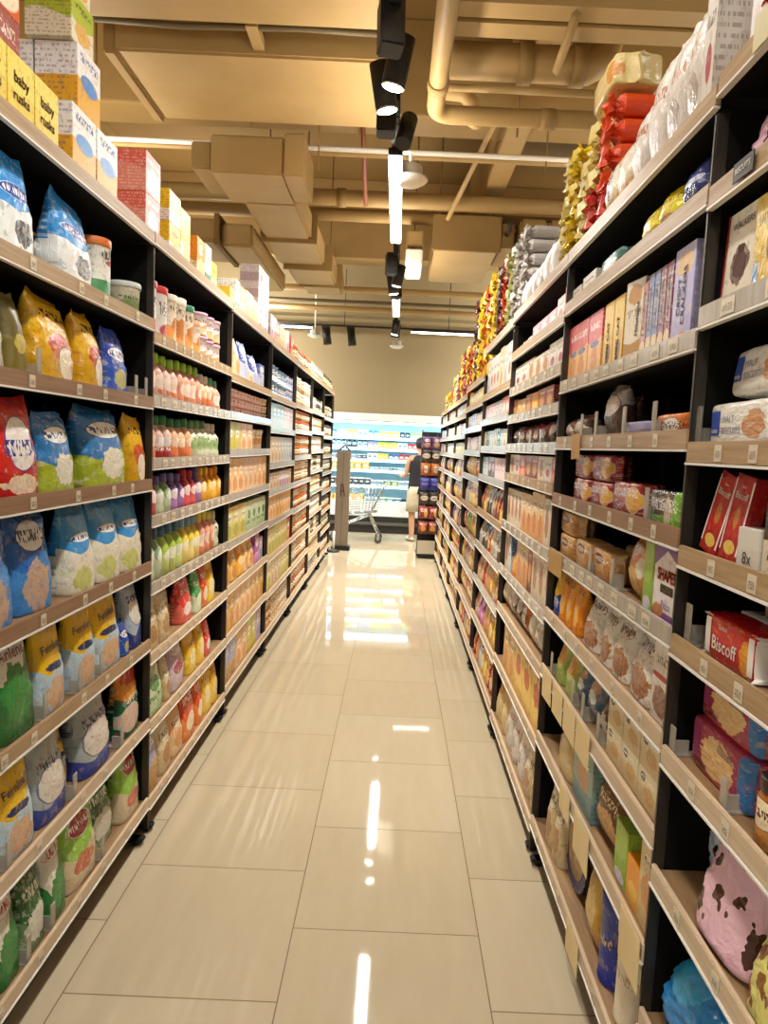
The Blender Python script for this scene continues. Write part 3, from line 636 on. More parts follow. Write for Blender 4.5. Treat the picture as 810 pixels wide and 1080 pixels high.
# ---------------------------------------------------------------- stocking the shelves
ITEMS = []
def put(side, bay, k, y, P, name, des, w, h, d, dz=0., inset=.014, rz=0., lean=0., roll=0., lid=None, layer='', variant=None, cat=None, look=None, note=None, mate=None):
    z0, av_, ya_, yb_ = SHELF[(side, bay, k)]; yin = y
    if k: h = min(h, av_-.006-dz)
    if (side, bay) == ('R', 1):   # measured rows: true depth of each spot on the rack
        q_ = 1.03 if side == 'R' else 1.022
        y = y*q_+(z0+.1-1.56)*.0985; w *= 1.02
        if k: y = min(max(y, ya_+.016+w/2), yb_-.004-w/2)
    me = PROTO[P][variant if variant is not None else random.randrange(len(PROTO[P]))]
    o = bpy.data.objects.new(name, me); C.objects.link(o)
    s = -1 if side == 'L' else 1; fx = XL if side == 'L' else XR
    if P in ('bottle', 'canister', 'jar', 'tub', 'tin'): rz += random.uniform(-.5, .5); h *= random.uniform(.94, 1.); d = w
    if P in ('pouch', 'pillow'): rz += random.uniform(-.07, .07); roll += random.uniform(-.025, .025); h *= random.uniform(.95, 1.)
    o.scale = (w, d, h)
    o.location = (fx+s*(inset+d/2+.011), y, z0+dz+.001+abs(roll)*w*.5+(abs(lean)*d*.5))
    o.rotation_euler = (-lean, roll, (PI/2 if side == 'L' else -PI/2)+rz)
    if mate is not None:
        o.data = me.copy(); o.data.materials[0] = mate; o['_own'] = 1
    paint(o, des)
    if lid:
        c = bpy.data.objects.new('cap' if P == 'bottle' else 'lid', lid_mesh(P, lid)); C.objects.link(c); c.parent = o
    ITEMS.append(dict(o=o, side=side, bay=bay, k=k, y=y, layer=layer, look=look or DES[des]['look'], noun=name.replace('_', ' '), cat=cat or name.split('_')[-1], note=note, inset=inset, yin=yin))
    return o
def row(side, bay, k, items, start=.035, jit=.0):
    z0, av, y0, y1 = SHELF[(side, bay, k)]
    y = y0+start; out = []
    for it in items:
        if not isinstance(it, tuple): y += it; continue
        P, name, des, w, h, d = it[:6]; n = it[6] if len(it) > 6 else 1; op = dict(it[7]) if len(it) > 7 else {}
        st = op.pop('st', 1); rows = op.pop('rows', 1); gap = op.pop('gap', .004); hv = op.pop('hv', 0.); des2 = op.pop('mix', None); wob = op.pop('wob', 0.); base_in = op.pop('inset', .014)
        lids = op.pop('lids', None); lid0 = op.pop('lid', None)
        hh = min(h, av/st-.004) if k else h
        for q in range(n):
            if y+w > y1-.02: break
            for r_ in range(rows):
                for L in range(st):
                    dd = random.choice([des]+list(des2)) if des2 else des
                    h2 = hh*(1-random.uniform(0, hv))
                    ly = '' if st == 1 else ('bottom layer' if L == 0 else 'top layer' if L == st-1 else ('middle layer' if st == 3 else ORD[L]+' layer'))
                    if r_: ly = (ly+' behind').strip()
                    o = put(side, bay, k, y+w/2, P, name, dd, w, h2, d, dz=L*(hh+.001), inset=base_in+r_*(d+.006)+random.uniform(0, wob), rz=random.uniform(-1, 1)*op.get('rj', 0.), layer=ly,
                            lid=(lids[q % len(lids)] if lids else lid0), **{a: b for a, b in op.items() if a != 'rj'})
                    out.append(o)
            y += w+gap
    return out
def span(side, bay, k, L):
    out = []
    for y0, y1, P, name, des, h, d, *op in L:
        op = dict(op[0]) if op else {}
        av = SHELF[(side, bay, k)][1]; yb = SHELF[(side, bay, k)][3]
        if k: y1 = min(y1, yb-.004); h = min(h, av-.004-op.get('dz', 0))
        out.append(put(side, bay, k, (y0+y1)/2, P, name, des, y1-y0-.004, h, d, **op))
    return out
def fill(side, bay, k, P, name, deslist, w, h, d, st=1, run=(2, 4), gap=.003, lid=None, vary=.15, inset=.014, start=.03, end=.03, skip=0.):
    z0, av, y0, y1 = SHELF[(side, bay, k)]
    start = min(start, .02) if start == .03 else start; end = .012
    di = list(deslist); j = 0; plan = []; tot = 0.; room = y1-end-y0-start
    while tot < room*.94:
        des = di[j % len(di)]; j += 1
        ww = w*(1+random.uniform(-vary, vary)); hh = min(h*(1+random.uniform(-vary, 0)), (av/st-.004) if k else 9)
        for q in range(random.randint(*run)):
            if tot+ww > room*1.04: break
            plan.append((des, ww, hh, skip and random.random() < skip)); tot += ww+gap
        else: continue
        break
    f = room/max(tot, .01); y = y0+start
    for des, ww, hh, sk in plan:
        if not sk:
            for L in range(st):
                ly = '' if st == 1 else ('bottom layer' if L == 0 else 'top layer' if L == st-1 else ('middle layer' if st == 3 else ORD[L]+' layer'))
                put(side, bay, k, y+ww*f/2, P, name, des, ww*(f if P in ('box', 'pouch', 'pillow', 'flow') else min(f, 1.)), hh, d, dz=L*(hh+.001), inset=inset, layer=ly, lid=lid)
        y += (ww+gap)*f
MP = 'milk_powder_pouch'
# ---- nearest left rack: milk powder
span('L', 0, 0, [(1.42+.121*i, 1.541+.121*i, 'box', 'rusk_box', 'yelbox', .155, .07) for i in range(4)])
for q in range(2):
    for L_ in range(3): put('L', 0, 0, 1.62+.175*q, 'box', 'cereal_carton', 'orgbox' if L_ == 2 else 'marbox', .165, .155, .11, dz=.156*L_, inset=.10, layer=['bottom layer', 'middle layer', 'top layer'][L_])
for q in range(2): put('L', 0, 0, 1.62+.175*q, 'box', 'cereal_carton', 'orgbox', .16, .17, .11, dz=.469, inset=.11, look='topmost orange')
for q in range(2):
    for r_ in range(2): put('L', 0, 0, 1.98+.156*q+.075, 'box', 'milk_carton', 'goldbox', .15, .185, .12, inset=.014+.126*r_, layer='bottom layer'+(' behind' if r_ else ''))
for r_ in range(2): put('L', 0, 0, 2.12, 'box', 'milk_carton', 'goldbox', .15, .185, .12, dz=.187, inset=.03+.126*r_, layer='top layer'+(' behind' if r_ else ''))
put('L', 0, 0, 2.10, 'box', 'biscuit_carton', 'greenyel', .14, .13, .13, dz=.374, inset=.04, layer='lower layer')
put('L', 0, 0, 2.10, 'box', 'biscuit_carton', 'greenyel', .14, .14, .13, dz=.505, inset=.05, layer='upper layer')
for q in range(4): put('L', 0, 0, 2.385, 'box', 'porridge_carton', 'redpink', .12, .085, .11, dz=.086*q, inset=.15, layer=ORD[q]+' layer', look='small coral red')
span('L', 0, 1, [(1.38, 1.53, 'pouch', MP, 'bluemilk', .245, .1), (1.535, 1.65, 'pouch', MP, 'bluemilk', .24, .1), (1.655, 1.80, 'pouch', MP, 'bluemilk', .25, .1), (1.81, 1.88, 'pouch', MP, 'fernb', .21, .12, dict(inset=.06)), (1.93, 2.155, 'pouch', MP, 'bluemilk', .255, .11, dict(look='large blue and white')),
    (2.175, 2.285, 'canister', 'milk_canister', 'grncan', .2, .105, dict(lid='d2702a')), (2.29, 2.39, 'canister', 'milk_canister', 'grncan', .185, .1, dict(lid='e8e4dc', inset=.07, look='set back white and green')), (2.425, 2.54, 'tub', 'formula_tub', 'milky', .12, .095, dict(lid='cfd8d0'))])
span('L', 0, 2, [(1.44, 1.675, 'pouch', MP, 'redclear', .23, .09), (1.68, 1.76, 'pouch', MP, 'olive', .2, .09), (1.80, 2.055, 'pouch', MP, 'yellowmilk', .24, .12, dict(rz=.06)), (2.06, 2.235, 'pouch', MP, 'yellowmilk', .235, .12, dict(rz=.08)), (2.24, 2.42, 'pouch', MP, 'navyblue', .215, .09)])
span('L', 0, 3, [(1.40, 1.63, 'pouch', MP, 'redmilk', .255, .1), (1.635, 1.82, 'pouch', MP, 'redmilk', .255, .1), (1.83, 2.035, 'pouch', MP, 'bluegreen', .235, .1, dict(look='glossy blue and green')), (2.13, 2.41, 'pouch', MP, 'bluegreen', .262, .14, dict(variant=1, look='wide blue and green')), (2.415, 2.553, 'pouch', MP, 'yellowmilk', .245, .09, dict(inset=.004, rz=0.))])
span('L', 0, 4, [(1.44, 1.72, 'pouch', MP, 'bluekid', .25, .1), (1.725, 1.92, 'pouch', MP, 'bluekid', .272, .1, dict(inset=.03)), (1.925, 1.985, 'pouch', MP, 'bluegreen', .22, .1, dict(inset=.08)), (1.99, 2.165, 'pouch', MP, 'bluewhite', .27, .11), (2.17, 2.36, 'pouch', MP, 'bluewhite', .27, .11), (2.365, 2.56, 'pouch', MP, 'bluewhite', .27, .11)])
span('L', 0, 5, [(1.40, 1.61, 'pouch', MP, 'leafy', .26, .1), (1.615, 1.80, 'pouch', MP, 'leafy', .26, .1), (1.81, 1.96, 'pouch', MP, 'fern', .26, .09), (1.965, 2.01, 'pouch', MP, 'fernb', .22, .09, dict(inset=.06)), (2.015, 2.16, 'pouch', MP, 'fern', .26, .09), (2.165, 2.36, 'pouch', MP, 'fern', .26, .09), (2.365, 2.43, 'pouch', 'baby_cereal_pouch', 'navyblue', .13, .07), (2.44, 2.56, 'pouch', MP, 'fernb', .26, .1, dict(look='pale blue and navy'))])
span('L', 0, 6, [(1.42, 1.62, 'pouch', MP, 'fern', .26, .09), (1.625, 1.785, 'pouch', MP, 'fern', .25, .09), (1.79, 1.97, 'pouch', MP, 'oat', .255, .1), (1.98, 2.06, 'pouch', MP, 'fern', .23, .1, dict(inset=.06)), (2.07, 2.29, 'pouch', MP, 'oat', .265, .11, dict(look='wide grey and blue oat')), (2.37, 2.55, 'pouch', 'soup_mix_pouch', 'garlic', .27, .08)])
span('L', 0, 7, [(1.42, 1.58, 'pouch', 'cereal_pouch', 'whiteleaf', .26, .1), (1.585, 1.71, 'pouch', 'cereal_pouch', 'whiteleaf', .25, .09), (1.715, 1.835, 'pouch', 'cereal_pouch', 'dkgreen', .24, .09), (1.84, 1.965, 'pouch', 'cereal_pouch', 'whiteleaf', .24, .09), (1.97, 2.17, 'pouch', 'cereal_pouch', 'limepk', .265, .09), (2.18, 2.37, 'pouch', 'cereal_pouch', 'dkgreen', .25, .1, dict(inset=.04, look='wide dark green')), (2.375, 2.56, 'pouch', 'cereal_pouch', 'limepk', .27, .09)])
# ---- second left rack: baby food
row('L', 1, 0, [('box', 'porridge_carton', 'redpink', .15, .14, .12, 1, dict(st=2, rows=2)), .10, ('box', 'cereal_carton', 'sunbox', .14, .12, .16, 1, dict(st=2)), ('box', 'cereal_carton', 'sunbox', .13, .22, .15, 1, dict(look='tall yellow and white')), .10,
                ('box', 'cereal_carton', 'orabox', .13, .175, .1, 1), ('box', 'cereal_carton', 'whgrn', .1, .18, .08, 1), ('box', 'cereal_carton', 'sunbox', .1, .13, .08, 1, dict(look='small yellow'))], start=-.03)
row('L', 1, 1, [('canister', 'formula_canister', 'babywh', .115, .21, .11, 2, dict(lids=['a82a4a', 'c02a2c'])), ('canister', 'formula_canister', 'babyora', .115, .215, .11, 3, dict(lids=['d8d4c4', 'e8e4dc', '2c7a58'])), ('canister', 'formula_canister', 'babyora', .09, .17, .09, 1, dict(lid='e8a878', look='small cream and orange')),
                ('canister', 'formula_canister', 'babypnk', .115, .11, .11, 3, dict(st=2, lids=['c898b4', 'c898b4', 'd8a8b0']))], start=.03)
row('L', 1, 2, [('bottle', 'shampoo_bottle', 'pinkbot', .085, .2, .07, 4, dict(lid='9ccc2c')), ('bottle', 'shampoo_bottle', 'salmon', .085, .19, .07, 4, dict(lid='9ccc2c')), ('bottle', 'shampoo_bottle', 'peachj', .08, .17, .07, 2, dict(lid='dcd4c8')), ('bottle', 'shampoo_bottle', 'salmon', .08, .165, .07, 2, dict(lid='4a9a6a'))], start=.04)
row('L', 1, 3, [('bottle', 'juice_bottle', 'peachj', .085, .19, .08, 1, dict(lid='b8242c')), ('bottle', 'juice_bottle', 'redjuice', .09, .18, .08, 2, dict(lid='2a7a44')), ('bottle', 'juice_bottle', 'peachj', .09, .18, .08, 3, dict(lid='2a7a44')), ('bottle', 'juice_bottle', 'milky', .09, .18, .08, 3, dict(lid='5a8a5a')), ('bottle', 'juice_bottle', 'milky', .09, .17, .08, 2, dict(lid='dcd8cc'))], start=.05)
row('L', 1, 4, [('bottle', 'baby_wash_bottle', 'redp', .09, .2, .07, 1, dict(lid='eae6de')), ('bottle', 'baby_wash_bottle', 'greenp', .085, .16, .07, 2, dict(lid='6a5aa0')), ('bottle', 'baby_wash_bottle', 'purplep', .085, .16, .07, 2, dict(lid='6a5aa0')), ('bottle', 'baby_wash_bottle', 'redp', .085, .17, .07, 2, dict(lid='b82a3a')), ('bottle', 'baby_wash_bottle', 'purplep', .085, .19, .07, 1, dict(lid='5a4a90')),
                ('bottle', 'baby_wash_bottle', 'orangep', .09, .2, .07, 2, dict(lid='ecc020')), ('bottle', 'baby_wash_bottle', 'orangep', .085, .17, .07, 2, dict(lid='ec9a1e'))], start=.06)
row('L', 1, 5, [('bottle', 'baby_lotion_bottle', 'greenp', .085, .21, .07, 2, dict(lid='3a5a74')), ('bottle', 'baby_lotion_bottle', 'limebot', .085, .21, .07, 3, dict(lid='4a7a9a')), ('bottle', 'baby_lotion_bottle', 'yelbot', .085, .21, .07, 3, dict(lid='7aa4c4')), ('bottle', 'baby_lotion_bottle', 'salmon', .085, .21, .07, 3, dict(lid='e8dc6a')), ('bottle', 'baby_lotion_bottle', 'palegrn' if 0 else 'milky', .08, .2, .07, 1, dict(lid='cfd8a8'))], start=.05)
row('L', 1, 6, [('pouch', 'baby_snack_pouch', 'creambag', .15, .21, .08, 2), ('pouch', 'baby_snack_pouch', 'creambag', .13, .22, .08, 1, dict(inset=.06)), ('pouch', 'baby_snack_pouch', 'redbag', .17, .2, .08, 1), .03, ('pouch', 'baby_snack_pouch', 'grnbag', .13, .21, .07, 1), ('pouch', 'baby_snack_pouch', 'orgbag', .1, .22, .07, 1), ('pouch', 'baby_snack_pouch', 'yelbag', .13, .23, .08, 2)], start=.03)
row('L', 1, 7, [('pouch', 'baby_snack_pouch', 'palegrn', .22, .24, .09, 1), ('pouch', 'baby_snack_pouch', 'creambag', .08, .18, .07, 1), ('pouch', 'baby_snack_pouch', 'lilac', .22, .24, .09, 1), .02, ('pouch', 'baby_snack_pouch', 'yelbag', .16, .2, .08, 1), ('pouch', 'baby_snack_pouch', 'yelbag', .13, .23, .08, 1), ('pouch', 'baby_snack_pouch', 'salmon' if 0 else 'redbag', .1, .2, .07, 1)], start=.03)
row('L', 1, 8, [('pouch', 'muesli_bag', 'muesli', .17, .27, .09, 1), ('pouch', 'muesli_bag', 'creambag', .17, .25, .09, 1), ('pouch', 'muesli_bag', 'peachp', .15, .24, .09, 1), ('pouch', 'muesli_bag', 'orgbag', .2, .27, .09, 1), ('pouch', 'muesli_bag', 'orgbag', .13, .26, .09, 1), ('pouch', 'muesli_bag', 'yelbag', .14, .27, .09, 2)], start=.03)
# ---- third left rack
row('L', 2, 0, [('box', 'teether_carton', 'sunbox', .12, .1, .1, 1), ('box', 'teether_carton', 'whgrn', .1, .17, .1, 1), ('box', 'teether_carton', 'orabox', .15, .16, .1, 1), ('box', 'teether_carton', 'deeporg', .22, .17, .1, 1), ('box', 'teether_carton', 'deeporg', .13, .16, .1, 1, dict(look='short deep orange')), ('box', 'wipes_carton', 'whpink', .17, .1, .12, 2, dict(st=4))], start=.02)
row('L', 2, 1, [('pouch', 'baby_food_pouch', 'peachp', .12, .25, .09, 1), ('pouch', 'baby_food_pouch', 'peachp', .2, .24, .09, 1, dict(look='wide peach')), .03, ('pouch', 'baby_food_pouch', 'bluew', .17, .24, .09, 1), ('pouch', 'baby_food_pouch', 'peachp', .12, .13, .08, 1, dict(look='small peach')), ('pouch', 'baby_food_pouch', 'bluew', .16, .2, .09, 1), ('box', 'baby_food_carton', 'bluew', .16, .16, .1, 1)], start=.03)
fill('L', 2, 2, 'tub', 'yoghurt_cup', ['pinkcup', 'pinkcup', 'creamtub'], .085, .053, .08, st=3, run=(4, 6))
row('L', 2, 3, [('box', 'baby_food_carton', 'yelgrn', .16, .17, .09, 2), ('box', 'baby_food_carton', 'apricot', .16, .165, .09, 2), ('tub', 'porridge_tub', 'creamtub', .115, .14, .12, 4, dict(lid='e8e0d0', gap=.012))], start=.03)
fill('L', 2, 4, 'box', 'cereal_box', ['apricot', 'peachp', 'apricot', 'orabox'], .14, .225, .06, vary=.08)
fill('L', 2, 5, 'box', 'cereal_box', ['vanilla', 'palegrn', 'vanilla', 'yelgrn'], .15, .2, .06, vary=.08)
row('L', 2, 6, [('pouch', 'rusk_pouch', 'mustard', .17, .2, .08, 2), ('pouch', 'rusk_pouch', 'orangep', .16, .2, .08, 1), ('pouch', 'rusk_pouch', 'apricot', .15, .2, .08, 2), ('box', 'rusk_carton', 'magenta', .14, .21, .08, 1), ('box', 'rusk_carton', 'lavbox', .12, .16, .08, 1)], start=.03)
fill('L', 2, 7, 'box', 'cereal_box', ['mustard', 'apricot', 'mustard', 'vanilla'], .14, .235, .06, vary=.06)
row('L', 2, 8, [('box', 'wafer_carton', 'muesli', .16, .24, .08, 2), ('box', 'wafer_carton', 'apricot', .15, .22, .08, 2), ('box', 'wafer_carton', 'yelgrn', .14, .24, .08, 2), ('box', 'wafer_carton', 'lavbox', .16, .24, .08, 1)], start=.03)
# ---- fourth left rack
fill('L', 3, 0, 'box', 'oat_carton', ['whpink', 'redbox', 'beigebox', 'greybox'], .11, .2, .08, run=(1, 2), skip=.25)
fill('L', 3, 1, 'tin', 'milk_tin', ['bluetin', 'bluetin', 'bluew'], .12, .12, .12, st=2, run=(3, 4))
fill('L', 3, 2, 'box', 'oat_carton', ['skybox_', 'skybox_', 'blush', 'skybox_'], .15, .2, .07, vary=.05)
fill('L', 3, 3, 'box', 'oat_carton', ['beigebox', 'greybox', 'beigebox'], .15, .21, .07, vary=.05)
fill('L', 3, 4, 'box', 'oat_carton', ['beigebox', 'whpink'], .13, .14, .07, vary=.1)
fill('L', 3, 5, 'box', 'grain_carton', ['apricot', 'mustard'], .13, .195, .07, vary=.08)
fill('L', 3, 6, 'box', 'grain_carton', ['vanilla', 'vanilla', 'redbox'], .14, .21, .07, vary=.08)
fill('L', 3, 7, 'box', 'grain_carton', ['vanilla', 'beigebox', 'vanilla'], .13, .22, .07, vary=.08)
fill('L', 3, 8, 'tin', 'pudding_can', ['amber', 'beigebox', 'palejar'], .085, .07, .085, st=3, run=(4, 6))
# ---- farther left racks: spreads, tins, jars
for k in range(9):
    if k == 0: fill('L', 4, 0, 'jar', 'spread_jar', ['amber', 'palejar', 'dkjar'], .11, .16, .11, st=1, lid='c85a1e', vary=.2)
    else: fill('L', 4, k, 'jar', 'spread_jar', [['amber', 'palejar', 'cocoa'], ['palejar', 'amber'], ['cocoa', 'amber', 'palejar']][k % 3], .115, .13, .115, st=2 if SHELF[('L', 4, k)][1] > .17 else 1, lid=['d8742a', 'e0d4c0', 'c8502a'][k % 3], vary=.06)
for k in range(10):
    fill('L', 5, k, 'tin', 'food_tin', [['palejar', 'greybox'], ['palejar', 'dkjar'], ['beigebox', 'palejar']][k % 3], .12, .08, .12, st=2 if k else 2, vary=.06)
for k in range(9):
    fill('L', 6, k, 'jar', 'sauce_jar', [['greenjar', 'amber'], ['dkjar', 'greenjar'], ['amber', 'palejar']][k % 3], .125, .16, .125, st=1, lid=['4a4a2a', 'c8b89a', '3a2a1e'][k % 3], vary=.06)

# ================= right side: biscuits
# ---- nearest right rack
row('R', 0, 0, [('box', 'cracker_carton', 'shapes', .185, .24, .07, 1, dict(inset=.03))], start=.75)
r0a = row('R', 0, 0, [('box', 'cracker_carton', 'shapes', .185, .235, .07, 1, dict(inset=.03))], start=.942)[0]
put('R', 0, 1, 1.255, 'sack', 'marshmallow_bag', 'pinkcup', .25, .185, .16, inset=.03, mate=M_COWP, look='pink cow-print', variant=0)
put('R', 0, 1, 1.0, 'sack', 'marshmallow_bag', 'pinkcup', .2, .18, .16, inset=.03, mate=M_COWB, look='blue cow-print', variant=1)
wk = put('R', 0, 2, 1.31, 'box', 'gift_tin', 'walk', .13, .178, .05, inset=.02, lean=.04)
put('R', 0, 2, 1.205, 'box', 'chocolate_box', 'yelpill', .075, .17, .05, inset=.014)
put('R', 0, 2, 1.12, 'box', 'chocolate_box', 'yelpill', .075, .17, .05, inset=.014)
m1 = put('R', 0, 3, 1.243, 'flow', 'biscuit_pack', 'malt', .265, .088, .1, inset=.014, variant=0, layer='bottom layer')
m2 = put('R', 0, 3, 1.225, 'flow', 'biscuit_pack', 'malt', .255, .088, .1, dz=.0895, inset=.03, variant=1, rz=-.06, layer='top layer', lean=.12)
m3 = put('R', 0, 3, .95, 'flow', 'biscuit_pack', 'malt', .255, .088, .1, inset=.014, variant=0)
bs = []
for q, (yy, rl) in enumerate(((1.318, .26), (1.238, .14))):
    o = put('R', 0, 4, yy, 'box', 'biscuit_sleeve', 'biscstick', .066, .158, .03, inset=.012+.0*q, lean=.10, roll=rl); bs.append(o)
ctn = put('R', 0, 4, 1.163, 'box', 'open_carton', 'plainwh', .072, .075, .1, inset=.012, look='plain white')
put('R', 0, 4, 1.063, 'box', 'brownie_box', 'darkbx', .115, .125, .12, inset=.014)
b1 = put('R', 0, 5, 1.208, 'flow', 'biscuit_pack', 'bisc', .212, .085, .075, inset=.014, variant=2, look='big red and white')
put('R', 0, 5, 1.2, 'box', 'open_carton', 'plainwh', .27, .08, .075, inset=.10, look='low grey')
b2 = put('R', 0, 5, 1.165, 'flow', 'biscuit_pack', 'bisc', .212, .075, .075, inset=.10, dz=.082, variant=2, look='shaded red and white')
w1 = put('R', 0, 6, 1.237, 'flow', 'wafer_pack', 'waf', .255, .1, .07, inset=.03, variant=0, layer='bottom layer')
w2 = put('R', 0, 6, 1.232, 'flow', 'wafer_pack', 'waf', .245, .1, .07, dz=.101, inset=.04, variant=1, layer='top layer')
put('R', 0, 6, 1.065, 'box', 'chocolate_box', 'plumbx', .085, .075, .08, inset=.085)
put('R', 0, 6, 1.04, 'jar', 'cookie_jar', 'amber', .07, .12, .07, inset=.006, lid='3a2a1e')
put('R', 0, 7, 1.31, 'sack', 'cake_bag', 'blush', .15, .24, .12, inset=.085, mate=M_COWB, look='pale blue cow-print', variant=1)
put('R', 0, 7, 1.15, 'pouch', 'cake_bag', 'blush', .19, .25, .11, inset=.006, mate=M_COWP, look='pink cow-print', variant=2, lean=.1)
put('R', 0, 7, 1.08, 'pouch', 'snack_bag', 'tealfoil', .26, .24, .08, inset=.19)
put('R', 0, 7, .985, 'pouch', 'cake_bag', 'vanilla', .12, .17, .1, inset=.006, mate=M_GIRA, look='yellow giraffe-print', variant=0)
put('R', 0, 8, 1.265, 'sack', 'snack_bag', 'bluefoil', .235, .2, .16, inset=.012, variant=2, rz=.1)
put('R', 0, 8, 1.10, 'pouch', 'snack_bag', 'maroonfoil', .075, .19, .1, inset=.014)
put('R', 0, 8, .95, 'sack', 'snack_bag', 'bluefoil', .19, .22, .15, inset=.02, variant=1)
put('R', 0, 9, 1.25, 'sack', 'snack_bag', 'bluefoil', .19, .19, .14, inset=.03, variant=0)
# ---- second right rack
row('R', 1, 0, [('box', 'cracker_carton', 'whstripe', .05, .27, .08, 1), ('pillow', 'cookie_bag', 'clearwh', .1, .29, .08, 1), ('pillow', 'cookie_bag', 'clearwh', .11, .29, .08, 2), ('pillow', 'cookie_bag', 'clearwh', .11, .24, .08, 1)], start=-.03)
put('R', 1, 0, 1.80, 'box', 'cracker_carton', 'rainbow', .09, .27, .06, inset=.16)
mi = row('R', 1, 0, [('pillow', 'pastry_bag', 'mille', .12, .21, .09, 2)], start=.47)
for y, des, n, hh, ww in ((2.19, 'redfoil', 2, .07, .11), (2.19, 'orangefoil', 4, .075, .11), (2.315, 'redfoil', 3, .065, .11), (2.315, 'lemonfoil', 3, .075, .11), (2.44, 'lemonfoil', 5, .07, .11)):
    z = [i['o'].location.z+i['o'].scale.z for i in ITEMS if i['side'] == 'R' and i['bay'] == 1 and i['k'] == 0 and abs(i['yin']-y) < .001]
    dz = (max(z)-SHELF[('R', 1, 0)][0]) if z else 0.
    for q in range(n):
        put('R', 1, 0, y, 'bunch', 'biscuit_parcel', des, ww*.84, hh, .2, dz=dz+q*(hh+.001), inset=.03+random.uniform(0, .02), layer='bottom layer' if q == 0 else 'top layer' if q == n-1 else ORD[q]+' layer')
put('R', 1, 0, 2.255, 'flow', 'cake_bag', 'buff', .26, .10, .16, dz=.455, inset=.03)
row('R', 1, 1, [('pillow', 'sweet_bag', 'navypk', .12, .125, .07, 1), ('pillow', 'sweet_bag', 'yelpk', .12, .115, .07, 2, dict(rj=.2)), .13, ('flow', 'sweet_pack', 'teal', .2, .075, .09, 1), .03, ('box', 'sweet_box', 'whstripe', .15, .07, .1, 1), .02, ('box', 'sweet_box', 'whstripe', .11, .06, .1, 1)], start=.0)
row('R', 1, 2, [('box', 'cracker_box', 'lilacbox', .105, .212, .06, 1)], start=.018)
cr = row('R', 1, 2, [('box', 'cracker_box', 'winecrk', .034, .2, .09, 2), ('box', 'cracker_box', 'bluecrk', .034, .2, .09, 2), ('box', 'cracker_box', 'redcrk', .036, .19, .09, 1)], start=.13)
ml = put('R', 1, 2, 1.77, 'box', 'wafer_box', 'milbox', .095, .212, .1, inset=.012, rz=.16, lean=.0)
mm = row('R', 1, 2, [('box', 'biscuit_box', 'mimibox', .085, .2, .07, 2)], start=.455)
row('R', 1, 2, [('box', 'biscuit_box', 'pinkbisc', .145, .2, .07, 3)], start=.65)
row('R', 1, 3, [('flow', 'nougat_pack', 'orngpk', .2, .055, .09, 1, dict(inset=.02)), .03, ('flow', 'nougat_pack', 'lilacpk', .19, .045, .09, 1), .02, ('pillow', 'nougat_bag', 'silverbr', .18, .155, .07, 1), .16, ('pillow', 'nougat_bag', 'browny', .15, .09, .08, 1), ('pillow', 'nougat_bag', 'browny', .1, .08, .07, 1)], start=.015)
put('R', 1, 3, 1.495, 'pillow', 'nougat_bag', 'orngpk', .14, .15, .06, inset=.125, lean=.0)
put('R', 1, 3, 2.18, 'pillow', 'nougat_bag', 'browny', .14, .15, .07, inset=.14, look='tall dark brown')
rf = row('R', 1, 4, [('flow', 'biscuit_pack', 'grnflow', .205, .085, .07, 1), .03, ('flow', 'biscuit_pack', 'redflow', .24, .09, .07, 1), ('flow', 'biscuit_pack', 'redflow', .2, .088, .07, 2, dict(st=2))], start=.015)
sh = row('R', 1, 5, [('box', 'cracker_box', 'shapes', .14, .185, .06, 1)], start=.018)[0]
row('R', 1, 5, [('box', 'cracker_box', 'limebx', .055, .175, .09, 1), .005, ('pillow', 'cracker_bag', 'orpouch', .135, .185, .07, 1), .02], start=.165)
tf = row('R', 1, 5, [('flow', 'cookie_pack', 'tanflow', .19, .09, .08, 2), ('flow', 'cookie_pack', 'tanflow', .21, .088, .08, 1, dict(st=2))], start=.46)
put('R', 1, 5, 1.92, 'flow', 'cookie_pack', 'tanflow', .4, .09, .08, dz=.0, inset=.13, look='long tan')
ck = row('R', 1, 6, [('box', 'cookie_box', 'cookiered', .10, .185, .05, 1), .005, ('pouch', 'cookie_bag', 'cookiewh', .165, .185, .11, 1), ('pouch', 'cookie_bag', 'cookiewh', .115, .185, .08, 2), .01, ('pouch', 'cookie_bag', 'cookiewh', .16, .185, .11, 1), .03, ('pouch', 'snack_pouch', 'orbot', .085, .18, .06, 3), ('pouch', 'snack_pouch', 'bluyel', .09, .18, .06, 1)], start=.04)
row('R', 1, 7, [('box', 'shortbread_box', 'creambx', .115, .095, .09, 3, dict(st=2)), .02, ('pillow', 'biscuit_bag', 'browny', .06, .13, .07, 1), ('pillow', 'biscuit_bag', 'greyblue', .15, .15, .08, 1), ('pillow', 'biscuit_bag', 'greyblue', .1, .14, .08, 1), ('pouch', 'biscuit_bag', 'yelgreenpk', .13, .16, .08, 2)], start=.08)
row('R', 1, 8, [('box', 'biscuit_box', 'biscbx', .1, .2, .07, 1), ('box', 'biscuit_box', 'orangebx', .09, .11, .07, 1, dict(look='small bright orange')), ('box', 'biscuit_box', 'limebx', .085, .15, .08, 1), ('pillow', 'pretzel_bag', 'pretzel', .2, .19, .09, 1), ('box', 'biscuit_box', 'tealbx', .2, .2, .08, 1), ('pouch', 'flour_bag', 'squarecream', .25, .2, .13, 1)], start=.05)
row('R', 1, 9, [('canister', 'cookie_canister', 'whcan', .14, .27, .14, 1, dict(lid='d8ccb4')), ('canister', 'cookie_canister', 'bluetube', .12, .25, .12, 1, dict(lid='26308a')), ('pillow', 'cookie_bag', 'yelcook', .11, .24, .07, 1)], start=.21)
nt = put('R', 1, 9, 2.12, 'tin', 'biscuit_tin', 'navytin', .25, .075, .25, inset=-.05, dz=.127)
